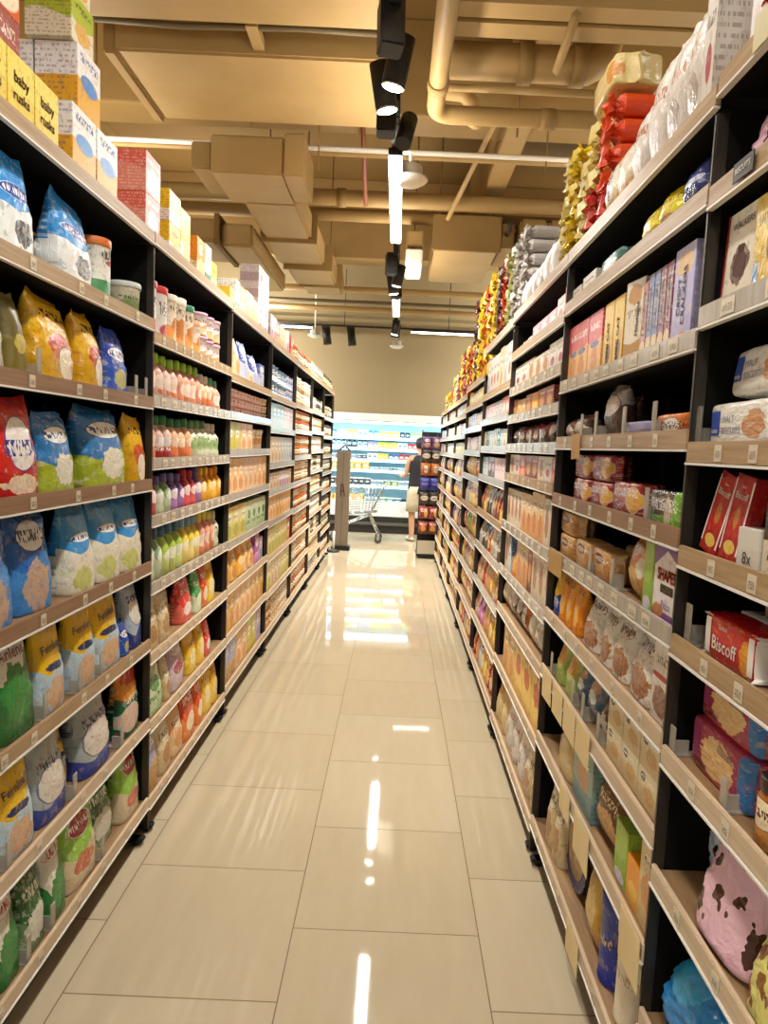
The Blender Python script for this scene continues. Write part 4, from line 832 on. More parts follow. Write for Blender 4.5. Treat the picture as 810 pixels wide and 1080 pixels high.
nt.rotation_euler = (PI/2, 0, -PI/2); nt.location = (XR+.13, 2.12, SHELF[('R', 1, 9)][0]+.127); nt.data = PROTO['tin'][0]
row('R', 1, 9, [('pouch', 'cookie_bag', 'creambag', .1, .26, .08, 2)], start=.88)
# ---- third right rack
for y, des in ((2.70, 'yellowfoil'), (2.82, 'lemonfoil')):
    for q in range(7): put('R', 2, 0, y, 'bunch', 'biscuit_parcel', des, .096, .062, .2, dz=q*.063, inset=.02+random.uniform(0, .02), layer='bottom layer' if q == 0 else 'top layer' if q == 6 else ORD[q]+' layer')
fill('R', 2, 0, 'pillow', 'cookie_bag', ['clearwh', 'silverfoil', 'clearwh', 'orngpk'], .12, .2, .08, run=(2, 3), start=.36, vary=.1)
row('R', 2, 1, [('box', 'sweet_box', 'redbox', .09, .12, .09, 1), ('box', 'sweet_box', 'whstripe', .12, .1, .09, 1), ('box', 'sweet_box', 'rosebx', .16, .075, .09, 3), ('pillow', 'sweet_bag', 'teal', .16, .07, .08, 1), ('pillow', 'sweet_bag', 'chipsr', .14, .06, .07, 2)], start=.02)
fill('R', 2, 2, 'box', 'cookie_box', ['whstripe', 'cookbx', 'cookbx'], .15, .125, .07, run=(1, 2), start=.06)
fill('R', 2, 3, 'box', 'cookie_box', ['choc', 'orangebx', 'choc', 'mustard'], .12, .095, .07, run=(1, 2), start=.2)
fill('R', 2, 4, 'pillow', 'nougat_bag', ['pinkpk', 'silverbr', 'pinkpk', 'browny'], .13, .11, .07, run=(1, 2), gap=.03)
fill('R', 2, 5, 'box', 'biscuit_box', ['redbox', 'whstripe', 'cookbx', 'choc'], .13, .125, .07, run=(1, 2), start=.03)
fill('R', 2, 6, 'box', 'biscuit_box', ['cookbx', 'tallor', 'tallor', 'cookbx'], .12, .205, .07, run=(2, 3))
row('R', 2, 7, [('box', 'biscuit_box', 'cookbx', .12, .2, .07, 3), ('box', 'biscuit_box', 'choc', .09, .2, .07, 1), ('box', 'biscuit_box', 'tallor', .14, .2, .07, 2), ('pouch', 'biscuit_bag', 'orbot', .14, .16, .08, 1), ('box', 'biscuit_box', 'bluebx', .09, .2, .07, 1), ('box', 'biscuit_box', 'cookbx', .1, .19, .07, 1)], start=.03)
fill('R', 2, 8, 'pillow', 'cookie_bag', ['clearwh', 'mille', 'orngpk', 'silverbr'], .14, .165, .08, run=(1, 2))
row('R', 2, 9, [('box', 'biscuit_box', 'yelred', .2, .25, .08, 3), ('box', 'biscuit_box', 'mustard', .16, .25, .08, 2)], start=.05)
fill('R', 2, 10, 'pouch', 'cookie_bag', ['creambag', 'clearwh', 'squarecream'], .15, .26, .09, run=(2, 3))
# ---- fourth right rack
for y, des in ((3.76, 'silverfoil'), (3.88, 'silverfoil'), (4.0, 'silverfoil'), (4.12, 'limefoil'), (4.24, 'limefoil'), (4.36, 'orangefoil'), (4.48, 'brownfoil'), (4.6, 'brownfoil'), (4.72, 'yellowfoil')):
    for q in range(7): put('R', 3, 0, y, 'bunch', 'biscuit_parcel', des, .096, .07, .2, dz=q*.071, inset=.02+random.uniform(0, .02), layer='bottom layer' if q == 0 else 'top layer' if q == 6 else ORD[q]+' layer')
far = dict(c1=['whstripe', 'greybox', 'beigebox'], c2=['rosebx', 'pinkpk', 'greybox'], c3=['yelred', 'choc', 'mustard'], c4=['chips', 'chipsr', 'mustard'], c5=['choc', 'browny', 'redbox'])
fill('R', 3, 1, 'box', 'tall_biscuit_box', ['whstripe', 'greybox', 'beigebox'], .13, .26, .07, run=(1, 3))
fill('R', 3, 2, 'box', 'tall_biscuit_box', ['rosebx', 'greybox', 'blush'], .12, .12, .07)
fill('R', 3, 3, 'box', 'tall_biscuit_box', ['beigebox', 'greybox', 'teal'], .12, .12, .07, run=(1, 2))
fill('R', 3, 4, 'box', 'tall_biscuit_box', ['blush', 'pinkpk', 'skybox_'], .13, .14, .07)
fill('R', 3, 5, 'pouch', 'bagged_cookies', ['yelred', 'choc', 'browny', 'silverbr'], .12, .18, .07, run=(1, 2))
fill('R', 3, 6, 'pouch', 'bagged_cookies', ['chipsr', 'dkjar', 'greybox', 'mille'], .13, .18, .08, run=(1, 2))
fill('R', 3, 7, 'pouch', 'bagged_cookies', ['chipsr', 'cookbx', 'chips', 'tallor'], .13, .2, .08, run=(1, 2))
fill('R', 3, 8, 'pouch', 'bagged_cookies', ['cookbx', 'chips', 'tallor', 'magenta'], .13, .21, .08, run=(1, 2))
fill('R', 3, 9, 'pouch', 'bagged_cookies', ['tallor', 'chipsr', 'chips', 'bluew'], .14, .22, .08, run=(1, 2))
# ---- farther right racks: crisps and snacks
for b in range(4, 8):
    for y, des in [(RY[b]+.1+.19*q, [['yellowfoil', 'yellowfoil', 'orangefoil', 'yellowfoil', 'yellowfoil', 'brownfoil'], ['yellowfoil', 'redfoil', 'yellowfoil', 'brownfoil', 'redfoil', 'yellowfoil'], ['brownfoil', 'redfoil', 'silverfoil', 'yellowfoil', 'limefoil', 'redfoil'], ['limefoil', 'yellowfoil', 'yellowfoil', 'silverfoil', 'yellowfoil', 'yellowfoil']][b-4][q]) for q in range(6)]:
        n = {4: 6, 5: 4, 6: 3, 7: 2}[b]
        for q in range(n): put('R', b, 0, y, 'bunch', 'crisp_bundle', des, .15, .112, .2, dz=q*.1215, inset=.02+random.uniform(0, .03), layer='bottom layer' if q == 0 else 'top layer' if q == n-1 else ORD[q]+' layer')
    for k in range(1, 10):
        if k < 4: fill('R', b, k, 'box', 'snack_carton', [['greybox', 'beigebox', 'bluew'], ['blush', 'beigebox', 'choc'], ['beigebox', 'vanilla', 'greybox']][(k+b) % 3], .14, .12, .08, run=(1, 2))
        else: fill('R', b, k, 'pouch' if (k+b) % 2 else 'pillow', 'crisp_bag', [['chips', 'chips', 'chipsr'], ['chipsr', 'chips', 'chipsw'], ['chips', 'mustard', 'chipsg', 'chipsr'], ['chipsw', 'chipsp', 'chips']][(k+b) % 4], .16, .22, .055, run=(1, 2), vary=.1)


nt.rotation_euler = (0, -PI/2, 0); nt.location = (XR+.13, 2.12, SHELF[('R', 1, 9)][0]+.1305)
obj('lid_label', lathe_bm([(.0, .972), (.36, .972), (.36, .978), (.0, .978)], 28), noisy('tin_picture', 'cdb37e', '9c7a44', 7., .4), nt)

# ---------------------------------------------------------------- lettering on the packs one can read
letter(b1, 'Biscoff', .45, .40, .036, 'f2ece4', wide=.98, bold=.014); letter(b1, 'Lotus', .42, .80, .013, 'f2ece4', bold=.01)
for o in (b1, b2):
    patch(o, .04, .19, .04, .96, 'ece6dc'); patch(o, .84, .96, .04, .96, 'ece6dc')
letter(b2, 'Biscoff', .42, .5, .03, 'e8ddd6', bold=.01)
for o in bs:
    letter(o, 'Biscoff', .5, .76, .017, 'f2ece4', bold=.015); letter(o, 'Lotus', .5, .87, .007, 'f2ece4'); patch(o, .0, .07, .1, .95, 'ece2da'); patch(o, .93, 1., .1, .95, 'ece2da')
letter(ctn, '8x', .5, .3, .03, '2a2620')
for o in (m1, m2, m3):
    letter(o, 'MALT', .36, .62, .018, '6a7a9a'); letter(o, 'BISCUITS', .41, .38, .018, '5a6a9a'); patch(o, .09, .23, .3, .82, '2048a4'); letter(o, 'today', .16, .4, .012, 'f0f0f0', bold=.02)
for o in (w1, w2):
    letter(o, 'WAFERS', .24, .17, .017, '3a1a1a', bold=.01); patch(o, .02, .2, .3, .95, '8e2f5e')
    letter(o, 'Classic', .62, .74, .022, '5a3a5a')
letter(wk, 'WALKERS', .5, .84, .018, '4a2a22', bold=.01)
patch(wk, 0, .07, 0, 1, '9c1f22'); patch(wk, .93, 1, 0, 1, '9c1f22')
patch(wk, 0, 0, 0, 0, '4f2620', pts=[(.5+.19*math.cos(a), .42+.13*math.sin(a)) for a in [2*PI*i/16 for i in range(16)]])
patch(wk, 0, 0, 0, 0, '3f1e1a', pts=[(.44, .54), (.56, .54), (.6, .62), (.4, .62)])
letter(r0a, 'SHAPES', .34, .55, .062, 'e2562a', rot=PI/2, bold=.03, wide=.8); patch(r0a, .5, .66, .45, .85, 'e6c22a'); letter(r0a, 'PIZZA', .58, .65, .026, '2a2420', rot=PI/2)
patch(sh, 0, 0, 0, 0, '7d4a96', pts=[(0, 1), (0, .72), (.5, .97), (1, .78), (1, 1)])
letter(sh, 'SHAPES', .52, .62, .036, 'd8481e', bold=.05, wide=.85); patch(sh, .3, .8, .38, .5, '2a2420'); letter(sh, 'ORIGINAL', .55, .44, .013, 'e8c42a', bold=.01); letter(sh, 'Pizza', .55, .22, .026, '6a4a7a')
letter(ml, 'Millefoglie', .7, .52, .022, '3a3226', rot=PI/2, bold=.012)
for o in mm: letter(o, 'MIMI CAT', .5, .42, .028, '3a2a1e', rot=PI/2, bold=.02)
for o in cr[:5]: letter(o, 'CRACKERS', .5, .58, .022, 'f0ece6', rot=PI/2, bold=.02)
lx = [i['o'] for i in ITEMS if i['o'].name.startswith('cracker_box') and 'lilac' == i['look']][0]
letter(lx, 'CRISPY', .34, .5, .026, 'eeeaf4', rot=PI/2, bold=.02); letter(lx, 'CRACKERS', .58, .5, .026, 'eeeaf4', rot=PI/2, bold=.02)
letter(mi[1], 'millefoglie', .5, .62, .034, '2e261c', rot=PI/2, bold=.015)
for o in rf[1:]: letter(o, 'COOKIES', .35, .66, .026, 'efe2da', bold=.02)
letter(rf[0], 'Soft Cake', .4, .6, .024, 'efe8e2', bold=.015)
for o in tf: letter(o, 'FAMOUS', .38, .66, .018, 'f0e4cc', bold=.015)
for o in ck[1:5]: letter(o, 'COOKIES', .5, .76, .018, '6a2a22', bold=.01)
for i in ITEMS:
    if i['side'] == 'L' and i['bay'] == 0 and i['k'] in (5, 6):
        n = i['o'].name
        ld = i['look']
        if ld == 'yellow and pale blue': letter(i['o'], 'Fernleaf', .5, .72, .033, '2e3a6a', bold=.01, rot=.08)
        if ld == 'white and green leaf print': letter(i['o'], 'Anlene', .5, .85, .042, '7c2c2c', bold=.012)
    if i['side'] == 'L' and i['bay'] == 0 and i['k'] == 0 and 'yellow' == i['look']:
        letter(i['o'], 'baby', .5, .66, .036, '7a3418', bold=.02, rot=.0); letter(i['o'], 'rusks', .5, .4, .034, '7a3418', bold=.02)

# ---------------------------------------------------------------- small shelf furniture
def extra(o, side, bay, k, y, look, noun, cat, layer=''):
    ITEMS.append(dict(o=o, side=side, bay=bay, k=k, y=y, layer=layer, look=look, noun=noun, cat=cat, note=None, inset=0)); return o
def divider(side, bay, k, y, h=.075, d=.1, m=None, look='clear'):
    s = -1 if side == 'L' else 1; fx = XL if side == 'L' else XR
    b = bmesh.new(); box(b, -.012, .012, -.002, .002, 0, h, bev=.0015); box(b, -.002, .002, .002, .035, 0, h*.5, bev=.001); box(b, -.012, .012, -.002, .05, 0, .003)
    o = obj('shelf_divider', b, m or M_CLEAR); o.location = (fx+s*.016, y, SHELF[(side, bay, k)][0]+.001); o.rotation_euler.z = PI/2 if side == 'L' else -PI/2
    extra(o, side, bay, k, y, look, 'shelf divider', 'shelf divider')
def free_gap(side, bay, k, y):
    return y
M_FROST = mat('frosted_acrylic', 'd8d0c0', .25, trans=.55, ior=1.2)
for k, ys in ((2, (1.78, 2.435, 2.53)), (5, (1.805, 2.01, 2.16)), (6, (1.622, 1.975, 2.33)), (7, (1.71, 1.84, 2.175))):
    for y in ys: divider('L', 0, k, y, .08, m=M_FROST, look='frosted')
for k, ys in ((3, (1.382,)), (5, (1.35,)), (6, (1.375, 1.15))):
    for y in ys: divider('R', 0, k, y, .085 if k != 6 else .06, m=M_CLEAR if k != 6 else M_FROST)
for k, ys in ((3, (1.625, 1.84, 2.1, 2.26)), (4, (1.63,)), (5, (1.845, 2.06)), (7, (1.86, 2.02, 2.14, 2.44))):
    for y in ys: divider('R', 1, k, y, .085, m=M_FROST, look='frosted')
for y in (2.9, 3.12, 3.4): divider('R', 2, 4, y, .07, m=M_FROST, look='frosted')
def card(bay, k, y, w, h, tone='blank cream', m=None, drop=.0):
    b = bxm(-w/2, w/2, -.0012, .0, -h, 0.)
    o = obj('shelf_card', b, m or M_CARD); o.location = (XR-.0052, y, SHELF[('R', bay, k)][0]+.02-drop); o.rotation_euler = (.02, random.uniform(-.04, .04), -PI/2)
    extra(o, 'R', bay, k, y, tone, 'shelf card', 'card')
for y in (2.41, 2.245, 2.085, 1.93): card(1, 7, y, .142, .105)
for y, w, h in ((2.07, .12, .09), (1.875, .155, .12), (1.462, .128, .125)): card(1, 8, y, w, h)
card(1, 9, 1.885, .13, .1)
M_KRAFT = noisy('kraft_card', 'c39a5c', 'b0864a', 4., .6)
card(1, 3, 2.24, .1, .08, 'tan', M_KRAFT); card(1, 5, 2.41, .2, .085, 'tan', M_KRAFT)
# header strips on the nearest right rack
hs = obj('shelf_sign', bxm(-.16, .16, -.002, 0, 0, .06, bev=.0008), noisy('sign_cream', 'd9cfa6', 'cfc396', 4., .4)); hs.location = (XR-.004, 1.09, SHELF[('R', 0, 0)][0]-.028); hs.rotation_euler.z = -PI/2
hs.scale = (1, 1, 1); letter(hs, 'BONBIES', .5, .03, .042, '6a6a40', bold=.0)
extra(hs, 'R', 0, 0, 1.09, 'cream strip', 'shelf sign', 'sign')
ks = obj('shelf_sign', bxm(-.036, .036, -.002, 0, 0, .034, bev=.0008), mat('sign_black', '2c241c', .4)); ks.location = (XR-.004, 1.245, SHELF[('R', 0, 1)][0]-.022); ks.rotation_euler.z = -PI/2
letter(ks, 'BISCUITS', .5, .017, .0135, 'e4dccb', bold=.02)
extra(ks, 'R', 0, 1, 1.245, 'small black', 'shelf sign', 'sign')

# ---------------------------------------------------------------- labels of everything on the shelves
from collections import defaultdict
RK = {'L': ['nearest left rack', 'second left rack', 'third left rack', 'fourth left rack', 'fifth left rack', 'sixth left rack', 'farthest left rack'],
      'R': ['nearest right rack', 'second right rack', 'third right rack', 'fourth right rack', 'fifth right rack', 'sixth right rack', 'seventh right rack', 'farthest right rack']}
SH = ['top shelf', 'second shelf down', 'third shelf down', 'fourth shelf down', 'fifth shelf down', 'sixth shelf down', 'seventh shelf down', 'eighth shelf down', 'ninth shelf down', 'tenth shelf down', 'lowest shelf']
def finish_labels():
    cnt = defaultdict(list); ginfo = defaultdict(int)
    for it in ITEMS:
        cnt[(it['side'], it['bay'], it['k'], it['look'], it['noun'], it['layer'])].append(it); ginfo[(it['look'], it['noun'])] += 1
    for key, L in cnt.items():
        L.sort(key=lambda i: i['y'])
        for n, it in enumerate(L):
            side, bay, k = key[:3]
            nk = len((LZ if side == 'L' else RZ)[bay])
            sh = 'bottom shelf' if k == nk-1 else SH[k]
            parts = [f"{it['look']} {it['noun']}"]
            if len(L) > 1: parts.append(f"{ORD[n]} from near end")
            tail = ((it['layer']+' on ') if it['layer'] else '')+sh
            lab = f"{parts[0]}, "+(parts[1]+', ' if len(parts) > 1 else '')+f"{tail}, {RK[side][bay]}"
            ws = lab.split()
            if len(ws) > 16: lab = lab.replace(' from near end', ' along'); ws = lab.split()
            if len(ws) > 16: lab = lab.replace(' shelf down', ' shelf').replace(' layer on', ' layer,'); 
            it['o']['label'] = lab; it['o']['category'] = it['cat']
            if ginfo[(it['look'], it['noun'])] > 1: it['o']['group'] = f"{it['look']} {it['noun']}s"
            if '_own' in it['o']: del it['o']['_own']
finish_labels()

# ---------------------------------------------------------------- the room
def floor_mat():
    m = mat('polished_floor_tile', 'd8c7a0', .12); t = NT(m); b = base(m)
    co = t.node('ShaderNodeTexCoord').outputs['Object']; x, y, z = t.sep(co)
    T = .6
    cx = t.m('DIVIDE', t.m('SUBTRACT', x, .335), T); col = t.m('FLOOR', cx)
    off = t.m('MULTIPLY', t.m('FLOORED_MODULO', col, 2.), .5)
    # columns alternate by half a tile
    cy = t.m('ADD', t.m('DIVIDE', t.m('SUBTRACT', y, 1.79), T), off)
    row_ = t.m('FLOOR', cy)
    def edge(c): f = t.m('FRACT', c); return t.m('MINIMUM', f, t.m('SUBTRACT', 1., f))
    g = t.m('LESS_THAN', t.m('MINIMUM', edge(cx), edge(cy)), .0032)
    wn = t.node('ShaderNodeTexWhiteNoise', noise_dimensions='2D'); t.set(wn.inputs['Vector'], t.comb(col, row_))
    mp = t.node('ShaderNodeMapping'); t.set(mp.inputs[0], t.comb(t.m('ADD', x, t.m('MULTIPLY', wn.outputs[0], 31.)), y)); mp.inputs['Rotation'].default_value = (0, 0, .5); mp.inputs['Scale'].default_value = (7, 1.3, 1)
    n = t.noise(mp.outputs[0], 2.2, 5., .6)
    tone = t.m('MULTIPLY_ADD', wn.outputs[0], .35, t.m('MULTIPLY', n, .65))
    c = t.mix(tone, hx('b0a082'), hx('c0b298'))
    t.set(b.inputs['Base Color'], t.mix(g, c, hx('6e5c3e')))
    n2 = t.noise(co, 14., 3.)
    t.set(b.inputs['Roughness'], t.m('ADD', t.m('MULTIPLY', g, .4), t.m('MULTIPLY_ADD', n2, .02, .03)))
    b.inputs['Specular IOR Level'].default_value = .35
    n3 = t.noise(co, 2.4, 2.)
    t.set(b.inputs['Normal'], t.bump(t.m('SUBTRACT', t.m('MULTIPLY', n3, .06), t.m('MULTIPLY', g, .12)), .12, .01))
    return m
fl = struct(obj('floor', bxm(-7, 7, -4, 13.4, -.1, 0), floor_mat()))
struct(obj('wall_back', bxm(-7, 7, 13.3, 13.5, 0, 5.7), M_WALL))
def side_wall_mat():
    m = mat('ribbed_wall_paint', 'b09a70', .75); t = NT(m)
    co = t.node('ShaderNodeTexCoord').outputs['Object']; x, y, z = t.sep(co)
    f = t.m('LESS_THAN', t.m('FRACT', t.m('MULTIPLY', y, 2.2)), .05)
    t.set(base(m).inputs['Base Color'], t.mix(f, hx('b49e74'), hx('8a774f'))); return m
struct(obj('wall_left', bxm(-7.1, -6.9, -4, 13.3, 0, 5.7), side_wall_mat()))
struct(obj('wall_right', bxm(6.9, 7.1, -4, 13.3, 0, 5.7), MATS['ribbed_wall_paint']))
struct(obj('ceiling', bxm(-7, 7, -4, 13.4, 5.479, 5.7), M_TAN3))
# concrete beams under the slab
nb = 0
def beam(x0, x1, y0, y1, z0, z1, m=None):
    global nb; nb += 1
    return struct(obj(f'ceiling_beam_{nb}', bxm(x0, x1, y0, y1, z0, z1, bev=.008), m or M_TAN))
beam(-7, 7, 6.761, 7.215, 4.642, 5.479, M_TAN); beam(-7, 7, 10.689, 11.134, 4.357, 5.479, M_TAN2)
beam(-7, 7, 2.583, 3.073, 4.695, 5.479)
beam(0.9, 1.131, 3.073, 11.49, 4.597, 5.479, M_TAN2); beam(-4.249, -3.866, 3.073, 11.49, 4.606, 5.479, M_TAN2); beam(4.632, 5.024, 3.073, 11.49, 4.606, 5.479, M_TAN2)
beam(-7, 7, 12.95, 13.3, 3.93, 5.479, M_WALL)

def T(name, label, cat, parts, group=None, loc=(0, 0, 0)):
    r = empty(name, loc)
    for pn, b, m in parts: obj(pn, b, m, r)
    return tag(r, label, cat, group)
def bx_(c, *a, **k): return bxm(a[0]-c[0], a[1]-c[0], a[2]-c[1], a[3]-c[1], a[4]-c[2], a[5]-c[2], **k)
def tb_(c, pts, r, **k): return rtube([Vector(p)-Vector(c) for p in pts], r, **k)
def flange(bm, x0, x1, y, z0, z1, t=.03, g=.02): box(bm, x0-g, x1+g, y-t/2, y+t/2, z0-g, z1+g, bev=.004)
# big flat duct over the left racks
c = (-1.159, 5.539, 4.188)
b = bxm(-0.927, 0.927, -0.502, 0.502, 0, 0.438, bev=0.017)
T('air_duct', 'wide flat cream air duct crossing above the left racks, with a seamed underside', 'duct', [('duct_body', b, M_TAN2), ('end_collar', bx_(c, -2.138, -2.061, 5.023, 6.053, 4.162, 4.651, bev=0.009), M_TAN), ('cable_conduit', tb_(c, [(-2.254, 4.817, 4.265), (-1.545, 4.83, 4.246), (-0.773, 4.817, 4.258), (-0.129, 4.83, 4.252)], 0.02), mat('conduit_grey', '6a5c40', .6)),
     ('strap', bx_(c, -1.108, -1.031, 4.765, 5.062, 4.226, 4.291), M_TAN2)], 'ceiling ducts', c)
c = (-1.288, 3.928, 4.213)
b = bxm(-1.005, 1.056, -0.799, 0.799, 0, 0.515, bev=0.017)
T('air_duct', 'broad cream air duct nearest overhead, left of the light track', 'duct', [('duct_body', b, M_TAN2), ('seam_flange', bx_(c, -2.344, -0.206, 3.838, 3.89, 4.194, 4.703), M_TAN)], 'ceiling ducts', c)
# duct run going down the aisle on the left
c = (-1.391, 8.372, 3.801)
parts = []
zz = [(7.084, 8.269, 3.891, 4.188, -1.635, -1.095), (8.269, 9.338, 3.879, 4.162, -1.661, -1.056), (9.338, 10.304, 3.839, 4.124, -1.571, -0.979), (10.304, 10.948, 3.839, 4.124, -1.494, -0.927)]
b = bmesh.new()
for y0, y1, z0, z1, x0, x1 in zz: box(b, x0-c[0], x1-c[0], y0-c[1]+.012, y1-c[1]-.012, z0-c[2], z1-c[2], bev=0.029)
parts.append(('duct_body', b, M_TAN2))
for y0, y1, z0, z1, x0, x1 in zz[1:]:
    b = bmesh.new(); flange(b, x0-c[0], x1-c[0], y0-c[1], z0-c[2], z1-c[2], g=.025); parts.append(('seam_flange', b, M_TAN))
parts += [('end_box', bx_(c, -1.752, -1.108, 6.337, 7.084, 3.891, 4.213, bev=0.014), M_TAN2), ('end_cover', bx_(c, -1.105, -0.927, 6.311, 6.981, 3.879, 4.239, bev=0.012), M_TAN2), ('side_wing', bx_(c, -1.932, -1.754, 6.376, 7.02, 3.93, 4.162, bev=0.012), M_TAN)]
parts += [('hanger_rod', tb_(c, [(x, y, 4.107), (x, y, 5.479)], 0.008), M_TAN3) for x, y in ((-1.425, 7.349), (-1.105, 7.856), (-1.033, 9.798), (-1.514, 10.511))]
T('air_duct', 'long segmented cream duct running down the aisle above the left racks', 'duct', parts, 'ceiling ducts', c)
c = (-2.576, 9.273, 3.737)
T('air_duct', 'short cream side duct branching left behind the segmented duct', 'duct', [('duct_body', bx_(c, -3.349, -2.087, 7.985, 8.887, 3.749, 4.007, bev=0.029), M_TAN), ('branch_body', bx_(c, -2.087, -1.726, 8.037, 10.304, 3.724, 3.981, bev=0.029), M_TAN2), ('seam_flange', bx_(c, -2.138, -2.087, 7.934, 8.939, 3.711, 4.046), M_TAN3)], 'ceiling ducts', c)
# ceiling cassette on the right
c = (0.708, 9.273, 3.93)
T('air_conditioning_unit', 'boxy cream air conditioning unit hanging right of the light track', 'air conditioner', [('casing', bx_(c, 0.335, 1.095, 8.501, 10.175, 3.93, 4.291, bev=0.017), M_TAN2), ('side_box', bx_(c, 1.121, 1.288, 8.527, 9.403, 3.981, 4.265, bev=0.014), M_TAN), ('front_flange', bx_(c, 0.309, 1.121, 8.449, 8.501, 3.904, 4.316, bev=0.009), M_TAN), ('pipe_stub', tb_(c, [(1.198, 8.527, 4.136), (1.198, 8.372, 4.136), (1.198, 8.346, 4.265)], 0.026), mat('dark_pipe', '3a3226', .5)),
     ('hanger_rod', tb_(c, [(0.387, 8.629, 4.265), (0.387, 8.629, 5.476)], 0.008), M_TAN3), ('hanger_rod', tb_(c, [(1.031, 8.629, 4.265), (1.031, 8.629, 5.476)], 0.008), M_TAN3)], None, c)
c = (1.932, 9.273, 3.93)
b = bmesh.new(); 
for q in range(4): box(b, -.6+.335*q, -.285+.335*q, -.9, .9, .027+.02*q, .356, bev=.03)
T('air_duct', 'cream boxed duct stepping away right of the air conditioning unit', 'duct', [('duct_body', b, M_TAN)], 'ceiling ducts', c)
c = (0.103, 8.887, 3.801)
T('junction_box', 'small cream box hanging between the light track and the air conditioning unit', 'junction box', [('casing', bx_(c, 0, 0.206, 8.629, 9.403, 3.775, 3.956, bev=0.014), M_WHITE), ('upper_box', bx_(c, 0.026, 0.206, 8.694, 9.145, 4.007, 4.188, bev=0.014), M_TAN2), ('bracket', bx_(c, 0, 0.038, 8.759, 8.81, 3.956, 4.213), M_TAN), ('hanger_rod', tb_(c, [(.1, 9.0, 4.1), (.1, 9.0, 5.479)], .008), M_TAN3)], None, c)
# round pipes
def pipe(name, label, pts, r, m=M_TAN2, cat='pipe', grp='ceiling pipes', joints=()):
    c = Vector(pts[0]); rr = empty(name, c)
    obj('pipe_run', rtube([Vector(p)-c for p in pts], r, seg=16), m, rr)
    for p, d in joints:
        p = Vector(p)-c; d = Vector(d).normalized()
        obj('coupling', rtube([p-d*.05, p+d*.05], r*1.16, seg=16), M_TAN, rr)
    return tag(rr, label, cat, grp)
arc = [(.161+.116*(1-math.cos(a)), 5.062+.116*math.sin(a), 3.93) for a in [PI/2*i/6 for i in range(7)]]
pipe('water_pipe', 'fat cream pipe coming along the track then bending right', [(0.187, 1.545, 3.93), (0.167, 3.349, 3.93), (0.161, 4.895, 3.93)]+arc+[(0.773, 5.178, 3.93), (1.932, 5.178, 3.943), (4.121, 5.178, 3.956)], 0.061, joints=[((0.162, 4.765, 3.93), (0, 1, 0)), ((0.966, 5.178, 3.93), (1, 0, 0))])
pipe('water_pipe', 'short cream elbow pipe tucked above the bending pipe', [(0.219, 5.539, 4.265), (0.387, 5.539, 4.252), (0.464, 5.539, 4.174), (0.477, 5.539, 4.059), (0.477, 5.409, 4.0), (0.477, 5.30, 3.975)], 0.058)
pipe('round_duct', 'thick round lagged duct crossing above the right racks', [(0.219, 5.307, 4.368), (0.773, 5.307, 4.368), (1.262, 5.307, 4.368), (1.352, 5.319, 4.419), (1.391, 5.332, 4.548), (1.398, 5.332, 5.476)], 0.122, cat='duct', grp='ceiling ducts', joints=[((0.799, 5.307, 4.368), (1, 0, 0)), ((1.185, 5.307, 4.368), (1, 0, 0))])
pipe('sprinkler_pipe', 'pale rail running just below the thick round duct', [(0.155, 5.281, 4.168), (2.447, 5.281, 4.168)], 0.026, M_TAN2)
pipe('sprinkler_pipe', 'thin white rail crossing the whole ceiling beyond the first beams', [(-5, 6.697, 4.278), (0, 6.697, 4.278), (5, 6.697, 4.278)], 0.023, M_WHITE)
pipe('sprinkler_pipe', 'second thin pale rail just behind the white rail', [(-5, 6.827, 4.291), (0, 6.827, 4.291), (5, 6.827, 4.291)], 0.026, M_TAN2)
pipe('water_pipe', 'round cream pipe crossing halfway down the aisle', [(-5, 8.372, 4.419), (0, 8.372, 4.419), (5, 8.372, 4.419)], 0.09, joints=[((-0.773, 8.372, 4.419), (1, 0, 0))])
pipe('water_pipe', 'lower round cream pipe close behind the halfway pipe', [(-5, 8.887, 4.393), (0, 8.887, 4.393), (5, 8.887, 4.393)], 0.077, M_TAN)
pipe('water_pipe', 'slim cream pipe crossing in front of the far wall', [(-5, 11.15, 3.985), (0, 11.15, 3.985), (5, 11.15, 3.985)], 0.049, M_TAN2)
pipe('water_pipe', 'thin dark pipe crossing just under the slim far pipe', [(-5, 11.3, 3.83), (0, 11.3, 3.83), (5, 11.3, 3.83)], 0.027, mat('conduit_grey', '6a5c40', .6))
pipe('water_pipe', 'lowest cream pipe crossing before the far wall', [(-5, 11.6, 3.775), (0, 11.6, 3.775), (5, 11.6, 3.775)], 0.045, M_TAN2)
pipe('hanging_rod', 'slim reddish rod slanting down from the slab left of the track', [(-0.464, 6.44, 4.832), (-0.477, 8.115, 4.265)], 0.023, mat('red_oxide', '8a4a34', .6), 'rod', None)
for q, (x, y, z) in enumerate([(-0.799, 6.311, 3.93), (-1.352, 6.118, 4.188), (0.799, 5.474, 3.93), (1.262, 6.697, 4.124), (1.739, 6.311, 4.059), (-2.576, 5.925, 4.059)]):
    pipe('hanging_rod', ['thin rod hanging beside the near end of the segmented duct', 'thin rod hanging behind the wide flat duct', 'thin rod holding the bending pipe right of the track', 'thin rod dropping to the white rail on the right', 'thin rod hanging over the right racks beyond the round duct', 'thin rod hanging far left over the racks'][q], [(x, y, z), (x, y, 5.479)], 0.008, M_TAN3, 'rod', 'hanging rods')
